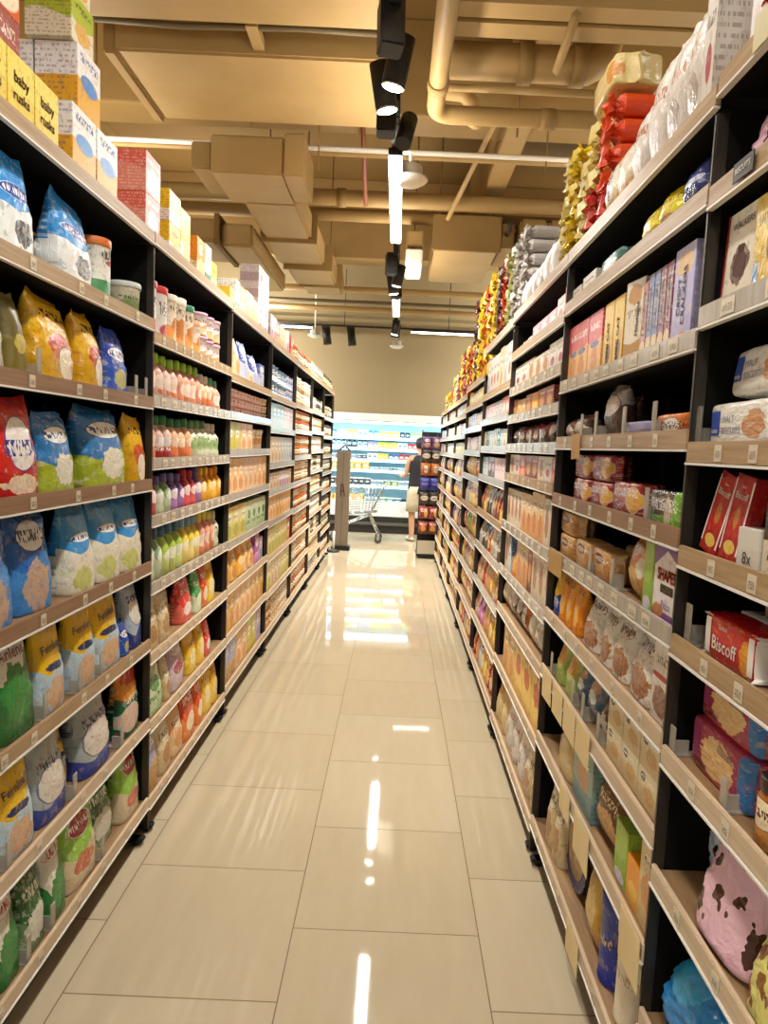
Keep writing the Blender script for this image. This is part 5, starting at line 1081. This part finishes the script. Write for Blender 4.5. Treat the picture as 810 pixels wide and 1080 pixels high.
# channels over the right racks
for q, (y, z, w, lab) in enumerate(((4.418, 4.188, 0.148, 'pale channel beam crossing over the right racks, nearest of the pair'), (4.618, 4.188, 0.153, 'pale channel beam crossing over the right racks, behind the nearest one'), (6.004, 4.339, 0.064, 'slim pale angle bar behind the round duct on the right'))):
    b = bmesh.new(); box(b, -2.3, 2.5, -w/2, w/2, 0, .028); box(b, -2.3, 2.5, -w/2, -w/2+.02, .028, .23); box(b, -2.3, 2.5, w/2-.02, w/2, .028, .23)
    T('steel_channel', lab, 'channel', [('channel_body', b, M_TAN2)], 'steel channels', (2.45, y, z))
c = (0.942, 4.611, 4.148)
b = bmesh.new(); tube(b, [(0, -.27, .0), (0, .23, -.07)], 0.029, seg=4)
T('steel_strut', 'pale slanting strut under the channels above the right racks', 'strut', [('strut_body', b, M_TAN2)], None, c)
pipe('steel_strut', 'long thin strut slanting away right of the light track', [(0.835, 6.2, 4.6), (0.80, 6.22, 4.56), (0.464, 8.217, 4.188)], 0.026, M_TAN2, 'strut', None)

# ---------------------------------------------------------------- light track
TX, TZ = -.09, 3.385
M_LED = mat('led_diffuser', 'ffffff', .4, emit='fffaf2', estr=10.)
M_LENS = mat('spot_lens', 'ffffff', .3, emit='fff8ec', estr=30.)
M_REFL = mat('spot_reflector', 'd8d0c0', .2, .6)
tr = empty('light_track', (TX, 4.5, TZ))
obj('track_rail', bxm(-.025, .025, -7.5, 7.4, 0, .05), M_BLACK, tr)
for y in (-2.5, .2, 2.65, 4.4, 7.2, 10.4): obj('suspension_rod', rtube([(0, y-4.5, .04), (0, y-4.5, 2.09)], .006), M_BLACK, tr)
tag(tr, 'long black suspended light track running down the middle of the aisle', 'light track')
ledw = ['bright LED bar ahead of the near spotlights', 'bright LED bar further down the track past the second spotlights', 'LED bar overhead on the track', 'LED bar behind on the track']
LEDY = [(4.43, 6.18), (8.0, 9.56), (.9, 2.63), (-2.65, -.9)]
for (y0, y1), lab in zip(LEDY, ledw):
    r = empty('led_bar', (TX, (y0+y1)/2, TZ)); L = (y1-y0)/2
    obj('housing', bxm(-.045, .045, -L, L, -.044, -.001, bev=.005), M_BLACK, r)
    obj('diffuser', bxm(-.0425, .0425, -L+.01, L-.01, -.076, -.045, bev=.005), M_LED, r)
    tag(r, lab, 'light', 'LED bars on the track')
def spot(x, y, z, tilt, yaw, lab, L=.16, r=.055, lit=True, square=False, lens=True):
    e = empty('track_spotlight', (TX, y, TZ))
    obj('adapter', bxm(-.025, .025, -.085, .085, -.05, -.001, bev=.004), M_BLACK, e)
    R = Matrix.Rotation(yaw, 4, 'Z') @ Matrix.Rotation(tilt, 4, 'X')
    p = Vector((x-TX, 0, z-TZ))
    obj('stem', rtube([(0, 0, -.04), ((x-TX)*.6, 0, -.05), (x-TX, 0, z-TZ+.02)], .012), M_BLACK, e)
    b = bxm(-.051, .051, -.051, .051, -L, .035, bev=.008) if square else rtube([(0, 0, .035), (0, 0, -L*.5), (0, 0, -L)], r, seg=24, caps=True)
    bmesh.ops.transform(b, matrix=Matrix.Translation(p) @ R, verts=b.verts[:]); obj('lamp_body', b, M_BLACK, e)
    if square or not lens:
        tag(e, lab, 'spotlight', 'black track spotlights'); return
    b = rtube([(0, 0, -L-.001), (0, 0, -L-.012)], [r*.9, r*.99], seg=24); bmesh.ops.transform(b, matrix=Matrix.Translation(p) @ R, verts=b.verts[:]); obj('trim_ring', b, M_REFL, e)
    b = rtube([(0, 0, -L-.0125), (0, 0, -L-.016)], r*.8, seg=24); bmesh.ops.transform(b, matrix=Matrix.Translation(p) @ R, verts=b.verts[:]); obj('lens', b, M_LENS, e)
    tag(e, lab, 'spotlight', 'black track spotlights')
    if lit:
        ld = bpy.data.lights.new('spot_beam', 'SPOT'); ld.energy = 60 if y < 2 else 115 if y < 6 else 240; ld.color = (1, .95, .86); ld.spot_size = 2.0; ld.spot_blend = 1.; ld.shadow_soft_size = .05
        lo = bpy.data.objects.new('spot_beam', ld); C.objects.link(lo)
        d = R @ Vector((0, 0, -1)); o_ = Vector((TX, y, TZ))+p+d.to_3d()*(L+.03); lo.location = o_; lo.rotation_euler = d.to_3d().to_track_quat('-Z', 'Y').to_euler()
spot(TX-.015, 3.037, 3.345, -.12, .2, 'black box spotlight nearest overhead on the track', L=0.169, square=True)
spot(TX+.03, 3.287, 3.349, .25, .9, 'lit black spotlight, right one of the near pair')
spot(TX-.065, 3.501, 3.345, .25, -.9, 'lit black spotlight, left one of the near pair')
spot(TX-.043, 3.839, 3.345, -.1, 0, 'black box spotlight just before the first bright bar', L=0.151, square=True)
spot(TX+.072, 4.017, 3.345, -.45, -.4, 'black spotlight tilted away beside the first bright bar', L=0.151, r=.046, lens=False)
spot(TX-.043, 6.698, 3.327, -.12, .2, 'black spotlight first of the second cluster', square=True)
spot(TX+.043, 7.081, 3.327, .25, .9, 'lit spotlight right of the second cluster')
spot(TX-.043, 7.402, 3.318, .2, -.9, 'lit spotlight left of the second cluster')
spot(TX, 7.705, 3.318, -.2, .3, 'black spotlight last of the second cluster', square=True)
spot(TX, 10.065, 3.327, .2, .7, 'lit spotlight of the third cluster'); spot(TX, 10.422, 3.327, -.1, -.7, 'dark spotlight at the back of the third cluster', square=True)
for y in (-.5, .3): spot(TX+.04, y, 3.33, .5, .9 if y > 0 else -.9, 'black spotlight on the track behind the viewpoint' if y < 0 else 'black spotlight on the track over the viewpoint')
# cross track near the far end
ct = empty('cross_light_track', (-.1, 12.2, 3.585))
obj('track_rail', bxm(-4, 4, -.018, .018, 0, .03), M_BLACK, ct)
for x in (-2.5, -.9, .9, 2.5): obj('suspension_rod', rtube([(x, 0, .03), (x, 0, .97)], .006), M_BLACK, ct)
tag(ct, 'black cross track hung sideways near the far end of the aisle', 'light track')
for x0, x1, lab in ((-3.2, -1.55, 'thin lit LED bar on the cross track above the left racks'), (.15, 1.95, 'thin lit LED bar on the cross track above the right racks')):
    r = empty('led_bar', ((x0+x1)/2, 12.2, 3.585)); L = (x1-x0)/2
    obj('housing', bxm(-L, L, -.028, .028, -.028, -.001), M_BLACK, r); obj('diffuser', bxm(-L+.01, L-.01, -.026, .026, -.05, -.0285), M_LED, r)
    tag(r, lab, 'light', 'LED bars on the cross track')
for x, lab in ((-1.32, 'dark spotlight on the cross track beside the white camera'), (-.89, 'dark spotlight on the cross track left of the main track')):
    e = empty('track_spotlight', (x, 12.2, 3.585)); obj('adapter', bxm(-.07, .07, -.024, .024, -.04, -.001), M_BLACK, e); obj('lamp_body', rtube([(0, 0, -.04), (.04, 0, -.31)], .07, seg=20), M_BLACK, e)
    tag(e, lab, 'spotlight', 'black track spotlights')
# white round devices hanging from the ceiling
for (x, y, z), lab, top in (((.006, 4.83, 3.305), 'white round ceiling speaker hanging beside the bright bar', 3.51), ((-1.47, 11.9, 3.33), 'white round device hanging from a stem left of the cross track', 5.479), ((-.086, 11.95, 3.22), 'white round device hanging at the far end of the track', 5.479)):
    e = empty('ceiling_speaker', (x, y, z))
    obj('dome', lathe_bm([(.0, 0), (.07, .004), (.11, .028), (.123, .042), (.115, .052), (.08, .06), (.08, .122), (.072, .13), (.0, .13)], 28), M_WHITE, e)
    obj('stem', rtube([(0, 0, .13), (0, 0, top-z)], .012), M_WHITE, e)
    if top < 4: obj('arm', rtube([(0, 0, top-z), (0, .02, top-z+.02), (TX-x, .05, top-z+.02), (TX-x, .05, TZ-z+.05)], .01), M_WHITE, e)
    tag(e, lab, 'speaker', 'white round ceiling devices')

# ---------------------------------------------------------------- far end: chiller, trolley, shopper, displays
M_CHW = mat('chiller_white', 'dfe8e8', .35); M_CHI = mat('chiller_interior', 'd6e8ec', .4); M_CHG = mat('chiller_kick', '2c2a28', .5); M_CHLED = mat('chiller_led', 'ffffff', .4, emit='a6e4ff', estr=30.)
cw = (0, 12.4, 0)
ch = empty('chiller_cabinet', cw); X0, X1, Y0 = -2.4, 2.6, 12.36
obj('kick_plate', bx_(cw, X0, X1, Y0+.04, Y0+.08, 0, .3), M_CHG, ch)
obj('bumper', bx_(cw, X0, X1, Y0-.02, Y0+.04, .14, .2, bev=.01), mat('rubber_grey', '55524c', .6), ch)
obj('front_panel', bx_(cw, X0, X1, Y0, Y0+.05, .3, .58, bev=.015), M_CHW, ch)
obj('deck', bx_(cw, X0, X1, Y0+.05, 13.15, .47, .52), M_CHI, ch)
obj('back_panel', bx_(cw, X0, X1, 13.15, 13.25, .3, 2.1), M_CHI, ch)
obj('canopy', bx_(cw, X0, X1, Y0+.12, 13.25, 1.99, 2.14, bev=.02), M_CHW, ch)
obj('canopy_light', bx_(cw, X0+.1, X1-.1, Y0+.18, Y0+.24, 1.965, 1.989), M_CHLED, ch)
for x in (X0, X1-.05): obj('end_panel', bx_(cw, x, x+.05, Y0+.06, 13.25, .3, 2.1), M_CHW, ch)
FZ = [1.72, 1.52, 1.32, 1.13, .85, .52]
for q, z in enumerate(FZ[:-1]):
    yf = Y0+.30-.045*q
    s_ = obj('cooler_shelf', bx_(cw, X0+.05, X1-.05, yf, 13.14, z-.03, z), M_CHI, ch)
    obj('price_rail', bx_(cw, X0+.05, X1-.05, yf-.012, yf, z-.035, z+.012), M_CHW, s_)
    obj('shelf_light', bx_(cw, X0+.06, X1-.06, yf+.02, yf+.035, z-.042, z-.031), mat('chiller_led_dim', 'ffffff', .4, emit='a6e4ff', estr=9.), s_)
tag(ch, 'long open white chiller cabinet glowing cyan across the end of the aisle', 'chiller')
FR = [[('box', 'chilled_box', ['chillb', 'chillp', 'chillo', 'chillw'], .09, .12, 10), ('box', 'chilled_box', ['chilly', 'chilly', 'chillk', 'chillg'], .09, .11, 14)],
      [('bottle', 'yoghurt_drink', ['chillw', 'chillw', 'chillk'], .09, .14, 8), ('box', 'chilled_box', ['chillp', 'chilly', 'chilly', 'chillw', 'chillr', 'chillw'], .085, .11, 16)],
      [('tub', 'chilled_tub', ['chillw', 'chillk'], .09, .08, 8), ('box', 'chilled_box', ['chillw', 'chilly', 'chillb', 'chillr', 'chillb'], .09, .11, 15)],
      [('pouch', 'noodle_pack', ['chillo', 'chilly'], .13, .14, 6), ('tub', 'chilled_tub', ['chillw', 'chillw', 'chillk'], .08, .05, 16)],
      [('tub', 'chilled_tub', ['chillk', 'chillr', 'chillk'], .1, .13, 8), ('tub', 'chilled_tub', ['chillw', 'chillg'], .12, .1, 11)],
      [('pouch', 'bread_bag', ['chillo'], .18, .16, 4), ('tub', 'chilled_tub', ['chillw', 'chillg', 'chillb'], .13, .12, 5), ('box', 'chilled_box', ['chillk', 'chillr', 'chillk'], .09, .1, 8)]]
fnum = defaultdict(int); rowname = ['top cooler shelf', 'second cooler shelf', 'third cooler shelf', 'fourth cooler shelf', 'fifth cooler shelf', 'cooler bottom deck']
for q, segs in enumerate(FR):
    x = -1.3; yf = (Y0+.30-.045*q if q < 5 else Y0+.07)
    for P, nm, dl, w, h, n in segs:
        for j in range(n):
            if x > 1.05: break
            d_ = dl[(j//2) % len(dl)]
            o = bpy.data.objects.new(nm, random.choice(PROTO[P])); C.objects.link(o); o.scale = (w, w*.9, h); o.location = (x+w/2, yf+.02+w/2, FZ[q]+.001); paint(o, d_)
            if P == 'bottle':
                c_ = bpy.data.objects.new('cap', lid_mesh('bottle', '2a2a34')); C.objects.link(c_); c_.parent = o
            if P == 'tub':
                c_ = bpy.data.objects.new('lid', lid_mesh('tub', 'e8eeee')); C.objects.link(c_); c_.parent = o
            nn = nm.replace('_', ' '); fnum[(q, d_, nn)] += 1
            tag(o, f"{DES[d_]['look']} {nn}, {ORD[fnum[(q, d_, nn)]-1]} from the left of its kind, {rowname[q]}", nm.split('_')[-1], f'chilled goods on the {rowname[q]}')
            x += w+.006
# trolley, side on, handle to the right
tc = (-.5, 11.25, 0); tr_ = empty('shopping_trolley', tc)
def wires(L, r=.0035):
    b = bmesh.new()
    for a in L: tube(b, a, r, seg=6)
    return b
W2 = .24; L = []
P00, P01 = (-.36, .44), (.22, .50); T00, T01 = (-.46, .80), (.34, .94)     # (x,z) of the basket bottom and top, front then back
lerp = lambda a, b, t: (a[0]+(b[0]-a[0])*t, a[1]+(b[1]-a[1])*t)
for sgn in (-1, 1):
    for i in range(13):
        a, b_ = lerp(P00, P01, i/12), lerp(T00, T01, i/12); L.append([(a[0], sgn*W2*.85, a[1]), (b_[0], sgn*W2, b_[1])])
    for j in range(6):
        a, b_ = lerp(P00, T00, j/5), lerp(P01, T01, j/5); w = W2*(.85+.03*j); L.append([(a[0], sgn*w, a[1]), (b_[0], sgn*w, b_[1])])
for j in range(6):
    for A, B in ((P00, T00), (P01, T01)):
        a = lerp(A, B, j/5); w = W2*(.85+.03*j); L.append([(a[0], -w, a[1]), (a[0], w, a[1])])
for i in range(9):
    y = W2*.85*(i/4-1); L.append([(P00[0], y, P00[1]), (P01[0], y, P01[1])])
    for A, B in ((P00, T00), (P01, T01)): L.append([(A[0], y, A[1]), (B[0], y*1.17, B[1])])
obj('basket', wires(L), M_CHROME, tr_)
L = []
for sgn in (-1, 1):
    y = sgn*.2
    L.append([(.36, y*1.2, .98), (.30, y*1.15, .86), (.14, y, .52), (.10, y, .46), (.26, y*1.1, .13)])
    L.append([(.10, y, .44), (-.1, y, .36), (-.44, y*.8, .19), (-.48, y*.8, .13)])
L += [[(.20, -.21, .27), (.20, .21, .27)], [(-.40, -.16, .2), (-.40, .16, .2)], [(.0, -.2, .4), (.0, .2, .4)]]
obj('frame', wires(L, .014), M_CHROME, tr_)
obj('handle', rtube([(.37, -.27, .99), (.37, .27, .99)], .017, seg=12), mat('handle_grey', '8c9496', .4), tr_)
for x, y in ((.26, .22), (.26, -.22), (-.48, .16), (-.48, -.16)):
    wv = obj('wheel', rtube([(x, y-.016, .06), (x, y+.016, .06)], .06, seg=20), mat('wheel_grey', '4a4844', .6), tr_)
    obj('fork', bxm(x-.02, x+.02, y-.025, y+.025, .06, .15, bev=.004), M_CHROME, wv)
tag(tr_, 'silver wire shopping trolley standing side on before the chiller', 'trolley')

# shopper
pe = empty('person', (.40, 11.55, 0)); pe.rotation_euler.z = .35
def skin_body(name, verts, edges, radii, m, parent, root=0, lv=2):
    me = bpy.data.meshes.new(name); me.from_pydata(verts, edges, []); o = bpy.data.objects.new(name, me); C.objects.link(o); o.parent = parent
    me.materials.append(m)
    md = o.modifiers.new('skin', 'SKIN'); md.use_smooth_shade = True
    for i, r in enumerate(radii):
        me.skin_vertices[0].data[i].radius = r if isinstance(r, tuple) else (r, r)
    me.skin_vertices[0].data[root].use_root = True
    s = o.modifiers.new('sub', 'SUBSURF'); s.levels = lv; s.render_levels = lv
    return o
M_SKIN = mat('skin', 'c39270', .55)
V = [(0, 0, .88), (0, .01, 1.02), (0, .0, 1.18), (0, -.01, 1.32), (0, -.005, 1.42), (0, .01, 1.50),     # 0-5 pelvis..neck
     (-.15, 0, 1.375), (-.2, .02, 1.33), (-.225, .05, 1.09), (-.22, .26, 1.07), (-.215, .33, 1.08),                # 6-10 left arm reaching forward
     (.15, 0, 1.375), (.2, .0, 1.33), (.24, .0, 1.07), (.24, .06, .86), (.24, .08, .80),                       # 11-15 right arm
     (-.095, 0, .82), (-.105, .02, .48), (-.105, -.02, .11), (-.105, .0, .045), (-.11, .11, .03),                      # 16-20 left leg
     (.095, 0, .82), (.105, .02, .48), (.105, -.02, .11), (.105, .0, .045), (.11, .11, .03),                         # 21-25
     (0, .025, 1.565), (0, .02, 1.64), (0, .015, 1.70)]                                                       # 26-28 head
E_ = [(0, 1), (1, 2), (2, 3), (3, 4), (4, 5), (3, 6), (6, 7), (7, 8), (8, 9), (9, 10), (3, 11), (11, 12), (12, 13), (13, 14), (14, 15), (0, 16), (16, 17), (17, 18), (18, 19), (19, 20), (0, 21), (21, 22), (22, 23), (23, 24), (24, 25), (5, 26), (26, 27), (27, 28)]
Rr = [(.15, .11), (.135, .10), (.15, .105), (.15, .10), (.07, .07), (.055, .055), (.07, .07), (.052, .052), (.04, .04), (.03, .03), (.028, .02), (.07, .07), (.052, .052), (.04, .04), (.03, .03), (.028, .02),
      (.095, .095), (.062, .062), (.042, .042), (.045, .05), (.045, .03), (.095, .095), (.062, .062), (.042, .042), (.045, .05), (.045, .03), (.07, .085), (.078, .095), (.06, .07)]
skin_body('body', V, E_, Rr, M_SKIN, pe)
for (bx0, by0, bz0), dr in (((-.215, .35, 1.085), Vector((0, 1, .1))), ((.24, .085, .785), Vector((0, .15, -1)))):
    hb = bmesh.new()
    side = Vector((1, 0, 0)); dr = dr.normalized(); dn = Vector((0, -.25, -1)) if dr.y > .5 else Vector((0, 1, 0))
    for q in range(4):
        o_ = Vector((bx0, by0, bz0))+side*(-.026+.0175*q); ln = (.062, .074, .07, .055)[q]
        tube(hb, [o_-dr*.03, o_+dr*.02, o_+dr*(.02+ln*.5)+dn*.006, o_+dr*(.02+ln*.85)+dn*.022], [.009, .0088, .008, .006], seg=8)
    o_ = Vector((bx0, by0, bz0))+side*(.03 if bx0 < 0 else -.03)
    tube(hb, [o_-dr*.03, o_+side*(.014 if bx0 < 0 else -.014)+dr*.005, o_+side*(.016 if bx0 < 0 else -.016)+dr*.035+dn*.012], [.011, .0095, .007], seg=8)
    obj('fingers', hb, M_SKIN, pe)
# face (turned to the chiller)
fb = bmesh.new()
for sx in (-.03, .03):
    r_ = bmesh.ops.create_uvsphere(fb, u_segments=10, v_segments=8, radius=.011); bmesh.ops.translate(fb, verts=r_['verts'], vec=(sx, .098, 1.62))
obj('eyes', fb, mat('eye_dark', '2a2018', .3), pe)
obj('nose', rtube([(0, .10, 1.622), (0, .122, 1.588), (0, .106, 1.58)], [.007, .013, .009], seg=8), M_SKIN, pe)
obj('mouth', rtube([(-.024, .098, 1.553), (0, .106, 1.553), (.024, .098, 1.553)], [.004, .007, .004], seg=8), mat('lips', 'a0604e', .5), pe)
for sx in (-1, 1): obj('ear', rtube([(sx*.08, .015, 1.575), (sx*.09, .005, 1.605), (sx*.082, .02, 1.63)], [.008, .013, .009], seg=8), M_SKIN, pe)
M_HAIR = noisy('hair', '1c1518', '2a2026', 30., .5, (6, 6, 1))
hr = bmesh.new(); r_ = bmesh.ops.create_uvsphere(hr, u_segments=24, v_segments=16, radius=1.)
for v in hr.verts:
    n = v.co.copy(); f = 1.0+.03*math.sin(17*n.x+5*n.z)*math.sin(13*n.y)
    v.co = Vector((n.x*.093*f, n.y*.108*f-.012, n.z*.105*f))
bmesh.ops.delete(hr, geom=[f for f in hr.faces if f.calc_center_median().y > .045 and f.calc_center_median().z < .035], context='FACES')
bmesh.ops.translate(hr, verts=hr.verts[:], vec=(0, .018, 1.635)); obj('hair', hr, M_HAIR, pe, smooth=True)
M_TOP = noisy('black_cloth', '17161a', '222026', 20., .8); M_SHORT = noisy('beige_cloth', 'cbbfa4', 'b9ac90', 18., .8)
def shell(rings, name, m, seg=28):
    b = bmesh.new(); RR = []
    for (cx_, cy_, z, rx, ry) in rings: RR.append([b.verts.new((cx_+rx*math.sin(2*PI*k/seg), cy_-ry*math.cos(2*PI*k/seg)*(1+.03*math.sin(6*PI*k/seg+z*9)), z)) for k in range(seg)])
    for A, B in zip(RR, RR[1:]):
        for k in range(seg): b.faces.new((A[k], A[(k+1) % seg], B[(k+1) % seg], B[k])).smooth = True
    o = obj(name, b, m, pe); sd = o.modifiers.new('solid', 'SOLIDIFY'); sd.thickness = .006; return o
shell([(0, 0, .80, .20, .145), (0, 0, .95, .185, .135), (0, 0, 1.08, .175, .128), (0, 0, 1.22, .19, .135), (0, -.005, 1.33, .20, .13), (0, -.005, 1.40, .165, .105), (0, 0, 1.445, .095, .085)], 'sleeveless_top', M_TOP)
for sx in (-1, 1): shell([(sx*.105, .01, .50, .105, .11), (sx*.1, .005, .65, .11, .118), (sx*.09, 0, .80, .112, .125), (sx*.07, 0, .92, .115, .13)], 'shorts_leg', M_SHORT)
for sx in (-1, 1):
    b = bmesh.new(); box(b, sx*.107-.05, sx*.107+.05, -.085, .175, .0, .075, bev=.028)
    obj('shoe', b, mat('shoe_light', 'b8b0a0', .6), pe, smooth=True)
tag(pe, 'person in black sleeveless top and beige shorts reaching into the chiller', 'person')

# end display with hanging packs, right
dc = (.51, 9.95, 0); dr_ = empty('display_stand', dc)
obj('back_frame', bx_(dc, .36, .67, 10.14, 10.17, .06, 1.80), M_BLACK, dr_)
obj('side_frame', bx_(dc, .645, .67, 9.74, 10.14, .06, 1.78), M_BLACK, dr_)
obj('base_tray', bx_(dc, .34, .68, 9.70, 10.18, .03, .07, bev=.01), M_BLACK, dr_)
obj('front_panel', bx_(dc, .35, .64, 9.70, 9.715, .07, .26), mat('panel_grey', 'b0a48e', .5), dr_)
for x in (.365, .66): obj('post', tb_(dc, [(x, 10.155, .0), (x, 10.155, 1.84)], .012), M_BLACK, dr_)
PK = [(1.56, 'chipsp', 'purple'), (1.37, 'dkjar', 'black'), (1.18, 'orngpk', 'orange'), (.97, 'bluetube', 'blue'), (.77, 'dkjar', 'black'), (.56, 'redflow', 'red'), (.34, 'choc', 'brown')]
for zi, (z, des, nm) in enumerate(PK):
    for j, x in enumerate((.425, .565)):
        hk = obj('hook', tb_(dc, [(x, 10.14, z+.185), (x, 9.78, z+.185), (x, 9.77, z+.2)], .004, seg=6), M_CHROME, dr_)
        for d_ in range(2):
            o = bpy.data.objects.new('hanging_snack_bag', PROTO['pillow'][(j+zi) % 3]); C.objects.link(o); o.scale = (.132, .05, .172); o.location = (x, 9.84+.12*d_, z); paint(o, des)
            tag(o, f"{DES[des]['look']} hanging bag, {['left', 'right'][j]} hook, {'front' if d_ == 0 else 'rear'} one, {ORD[zi]} tier of display stand", 'bag', 'snack bags on the display stand')
tag(dr_, 'black display stand hung with snack bags at the end of the right racks', 'display stand')

# tall board at the end of the left racks
bc = (-.77, 10.2, 0); M_BOARD = noisy('board_taupe', '8a7a66', '7b6c59', 3., .5, (1, 1, .5))
tb = empty('tall_display_board', bc)
obj('board', bx_(bc, -.875, -.675, 10.18, 10.3, .06, 1.47, bev=.006), M_BOARD, tb)
obj('center_seam', bx_(bc, -.777, -.773, 10.176, 10.18, .08, 1.46), M_BLACK, tb)
obj('base_tray', bx_(bc, -.91, -.64, 10.12, 10.36, .0, .06, bev=.01), M_BLACK, tb)
b = bmesh.new(); tube(b, [(-.86, 10.24, 1.47), (-.80, 10.24, 1.52), (-.76, 10.24, 1.56), (-.74, 10.24, 1.52), (-.68, 10.24, 1.47)], .012, seg=8); bmesh.ops.translate(b, verts=b.verts[:], vec=-Vector(bc)); obj('top_bracket', b, M_BLACK, tb)
b = bmesh.new()
for a in ([(-.80, 10.172, .80), (-.795, 10.172, .98), (-.765, 10.172, .99), (-.74, 10.172, .80)], [(-.79, 10.172, .88), (-.75, 10.172, .88)]): tube(b, a, .007, seg=6)
bmesh.ops.translate(b, verts=b.verts[:], vec=-Vector(bc)); obj('emblem', b, mat('emblem_dark', '2c241c', .5), tb)
tag(tb, 'tall taupe display board with a dark emblem at the end of the left racks', 'display board')
cone_c = (-.86, 9.98, 0)
e = empty('barrier_base', cone_c); obj('foot', lathe_bm([(.09, 0), (.09, .02), (.03, .04), (.02, .05)], 20), M_BLACK, e); obj('post', rtube([(0, 0, .05), (0, 0, .3)], .018), M_WHITE, e)
tag(e, 'short white post on a black foot beside the tall taupe board', 'post')

# ---------------------------------------------------------------- light of the LED bars and the rest of the store, plus added fill
def area(x, y, z, sx, sy, e, col=(1, .965, .90)):
    l = bpy.data.lights.new('led_light', 'AREA'); l.shape = 'RECTANGLE'; l.size = sx; l.size_y = sy; l.energy = e; l.color = col
    o = bpy.data.objects.new('led_light', l); C.objects.link(o); o.location = (x, y, z); return o
for (y0, y1), e_ in zip(LEDY, (31, 46, 11, 9)): area(TX, (y0+y1)/2, TZ-.08, .08, y1-y0-.03, e_)
for x in (-3.05, 2.9):                # added bars, hidden behind the racks, to brighten the far wall
    for j, xx in enumerate((x-.5, x+.5)):
        r = empty('led_bar', (xx, 11.45, TZ)); obj('housing', bxm(-.46, .46, -.03, .03, -.03, -.001), M_BLACK, r); obj('diffuser', bxm(-.45, .45, -.027, .027, -.052, -.031), M_LED, r); obj('suspension_rod', rtube([(0, 0, 0), (0, 0, 2.09)], .006), M_BLACK, r)
        tag(r, f"LED bar over the cross aisle before the chiller, {'left' if x < 0 else 'right'} side, {['outer', 'inner'][j] if x < 0 else ['inner', 'outer'][j]} one", 'light', 'LED bars over the cross aisle')
        a_ = area(xx, 11.45, TZ-.056, .9, .055, 80); a_.rotation_euler.x = .5
        a_ = area(xx, 11.45, TZ+.07, .9, .055, 40); a_.rotation_euler.x = PI-.6  # added fill aimed up at the wall
NT_LED = []
q = 0
for x in (-3.0, 2.7):                 # the same tracks over the neighbouring aisles
    t_ = empty('light_track', (x, 4.5, TZ)); obj('track_rail', bxm(-.025, .025, -7.5, 7.4, 0, .05), M_BLACK, t_)
    tag(t_, 'black suspended light track over the neighbouring aisle on the '+('left' if x < 0 else 'right'), 'light track')
    for y in (-2, 2, 6, 10):
        r = empty('led_bar', (x, y, TZ)); obj('housing', bxm(-.05, .05, -.98, .98, -.044, -.001), M_BLACK, r); obj('diffuser', bxm(-.047, .047, -.97, .97, -.076, -.045), M_LED, r)
        tag(r, f"LED bar over the neighbouring {'left' if x < 0 else 'right'} aisle, {ORD[q % 4]} along its track", 'light', 'LED bars of the neighbouring aisles'); q += 1
        area(x, y, TZ-.08, .09, 1.9, 40)
for (x, y) in [(TX, (a+b)/2) for a, b in LEDY[:3]]+[(x, y) for x in (-3.0, 2.7) for y in (-2, 2, 6, 10)]:   # upward fill added above the bars to brighten the ceiling
    u_ = area(x, y, TZ+.07, .08, 1.8, 20 if x == TX else 40, (1, .90, .74)); u_.rotation_euler.x = PI
w = bpy.data.worlds.new('store'); SC.world = w; w.use_nodes = True
bg = w.node_tree.nodes['Background']; bg.inputs[0].default_value = (1., .93, .82, 1); bg.inputs[1].default_value = .2

# ---------------------------------------------------------------- camera
f_px, pitch, roll_, yaw, hcam, cx0, cy0 = 728.54, .09818, .04572, .00344, 1.5599, 417.92, 543.34
cy_, sy_ = math.cos(yaw), math.sin(yaw)
fwd = Vector((sy_, cy_, 0)); rt = Vector((cy_, -sy_, 0)); up = Vector((0, 0, 1))
f2 = fwd*math.cos(pitch)-up*math.sin(pitch); u2 = up*math.cos(pitch)+fwd*math.sin(pitch)
r3 = rt*math.cos(roll_)+u2*math.sin(roll_); u3 = u2*math.cos(roll_)-rt*math.sin(roll_)
cam = bpy.data.cameras.new('camera'); co = bpy.data.objects.new('camera', cam); C.objects.link(co)
co.matrix_world = Matrix(((r3.x, u3.x, -f2.x, 0), (r3.y, u3.y, -f2.y, 0), (r3.z, u3.z, -f2.z, hcam), (0, 0, 0, 1)))
cam.sensor_fit = 'VERTICAL'; cam.sensor_height = 24; cam.lens = f_px*24/1080; cam.clip_start = .02
cam.shift_x = -(cx0-405)/1080; cam.shift_y = (cy0-540)/1080
SC.camera = co
SC.view_settings.view_transform = 'Standard'; SC.view_settings.look = 'None'; SC.view_settings.gamma = 1; SC.view_settings.use_curve_mapping = False
SC.view_settings.exposure = .46
SC.cycles.max_bounces = 8; SC.cycles.diffuse_bounces = 4; SC.cycles.glossy_bounces = 4; SC.cycles.transmission_bounces = 6; SC.cycles.sample_clamp_indirect = 6.
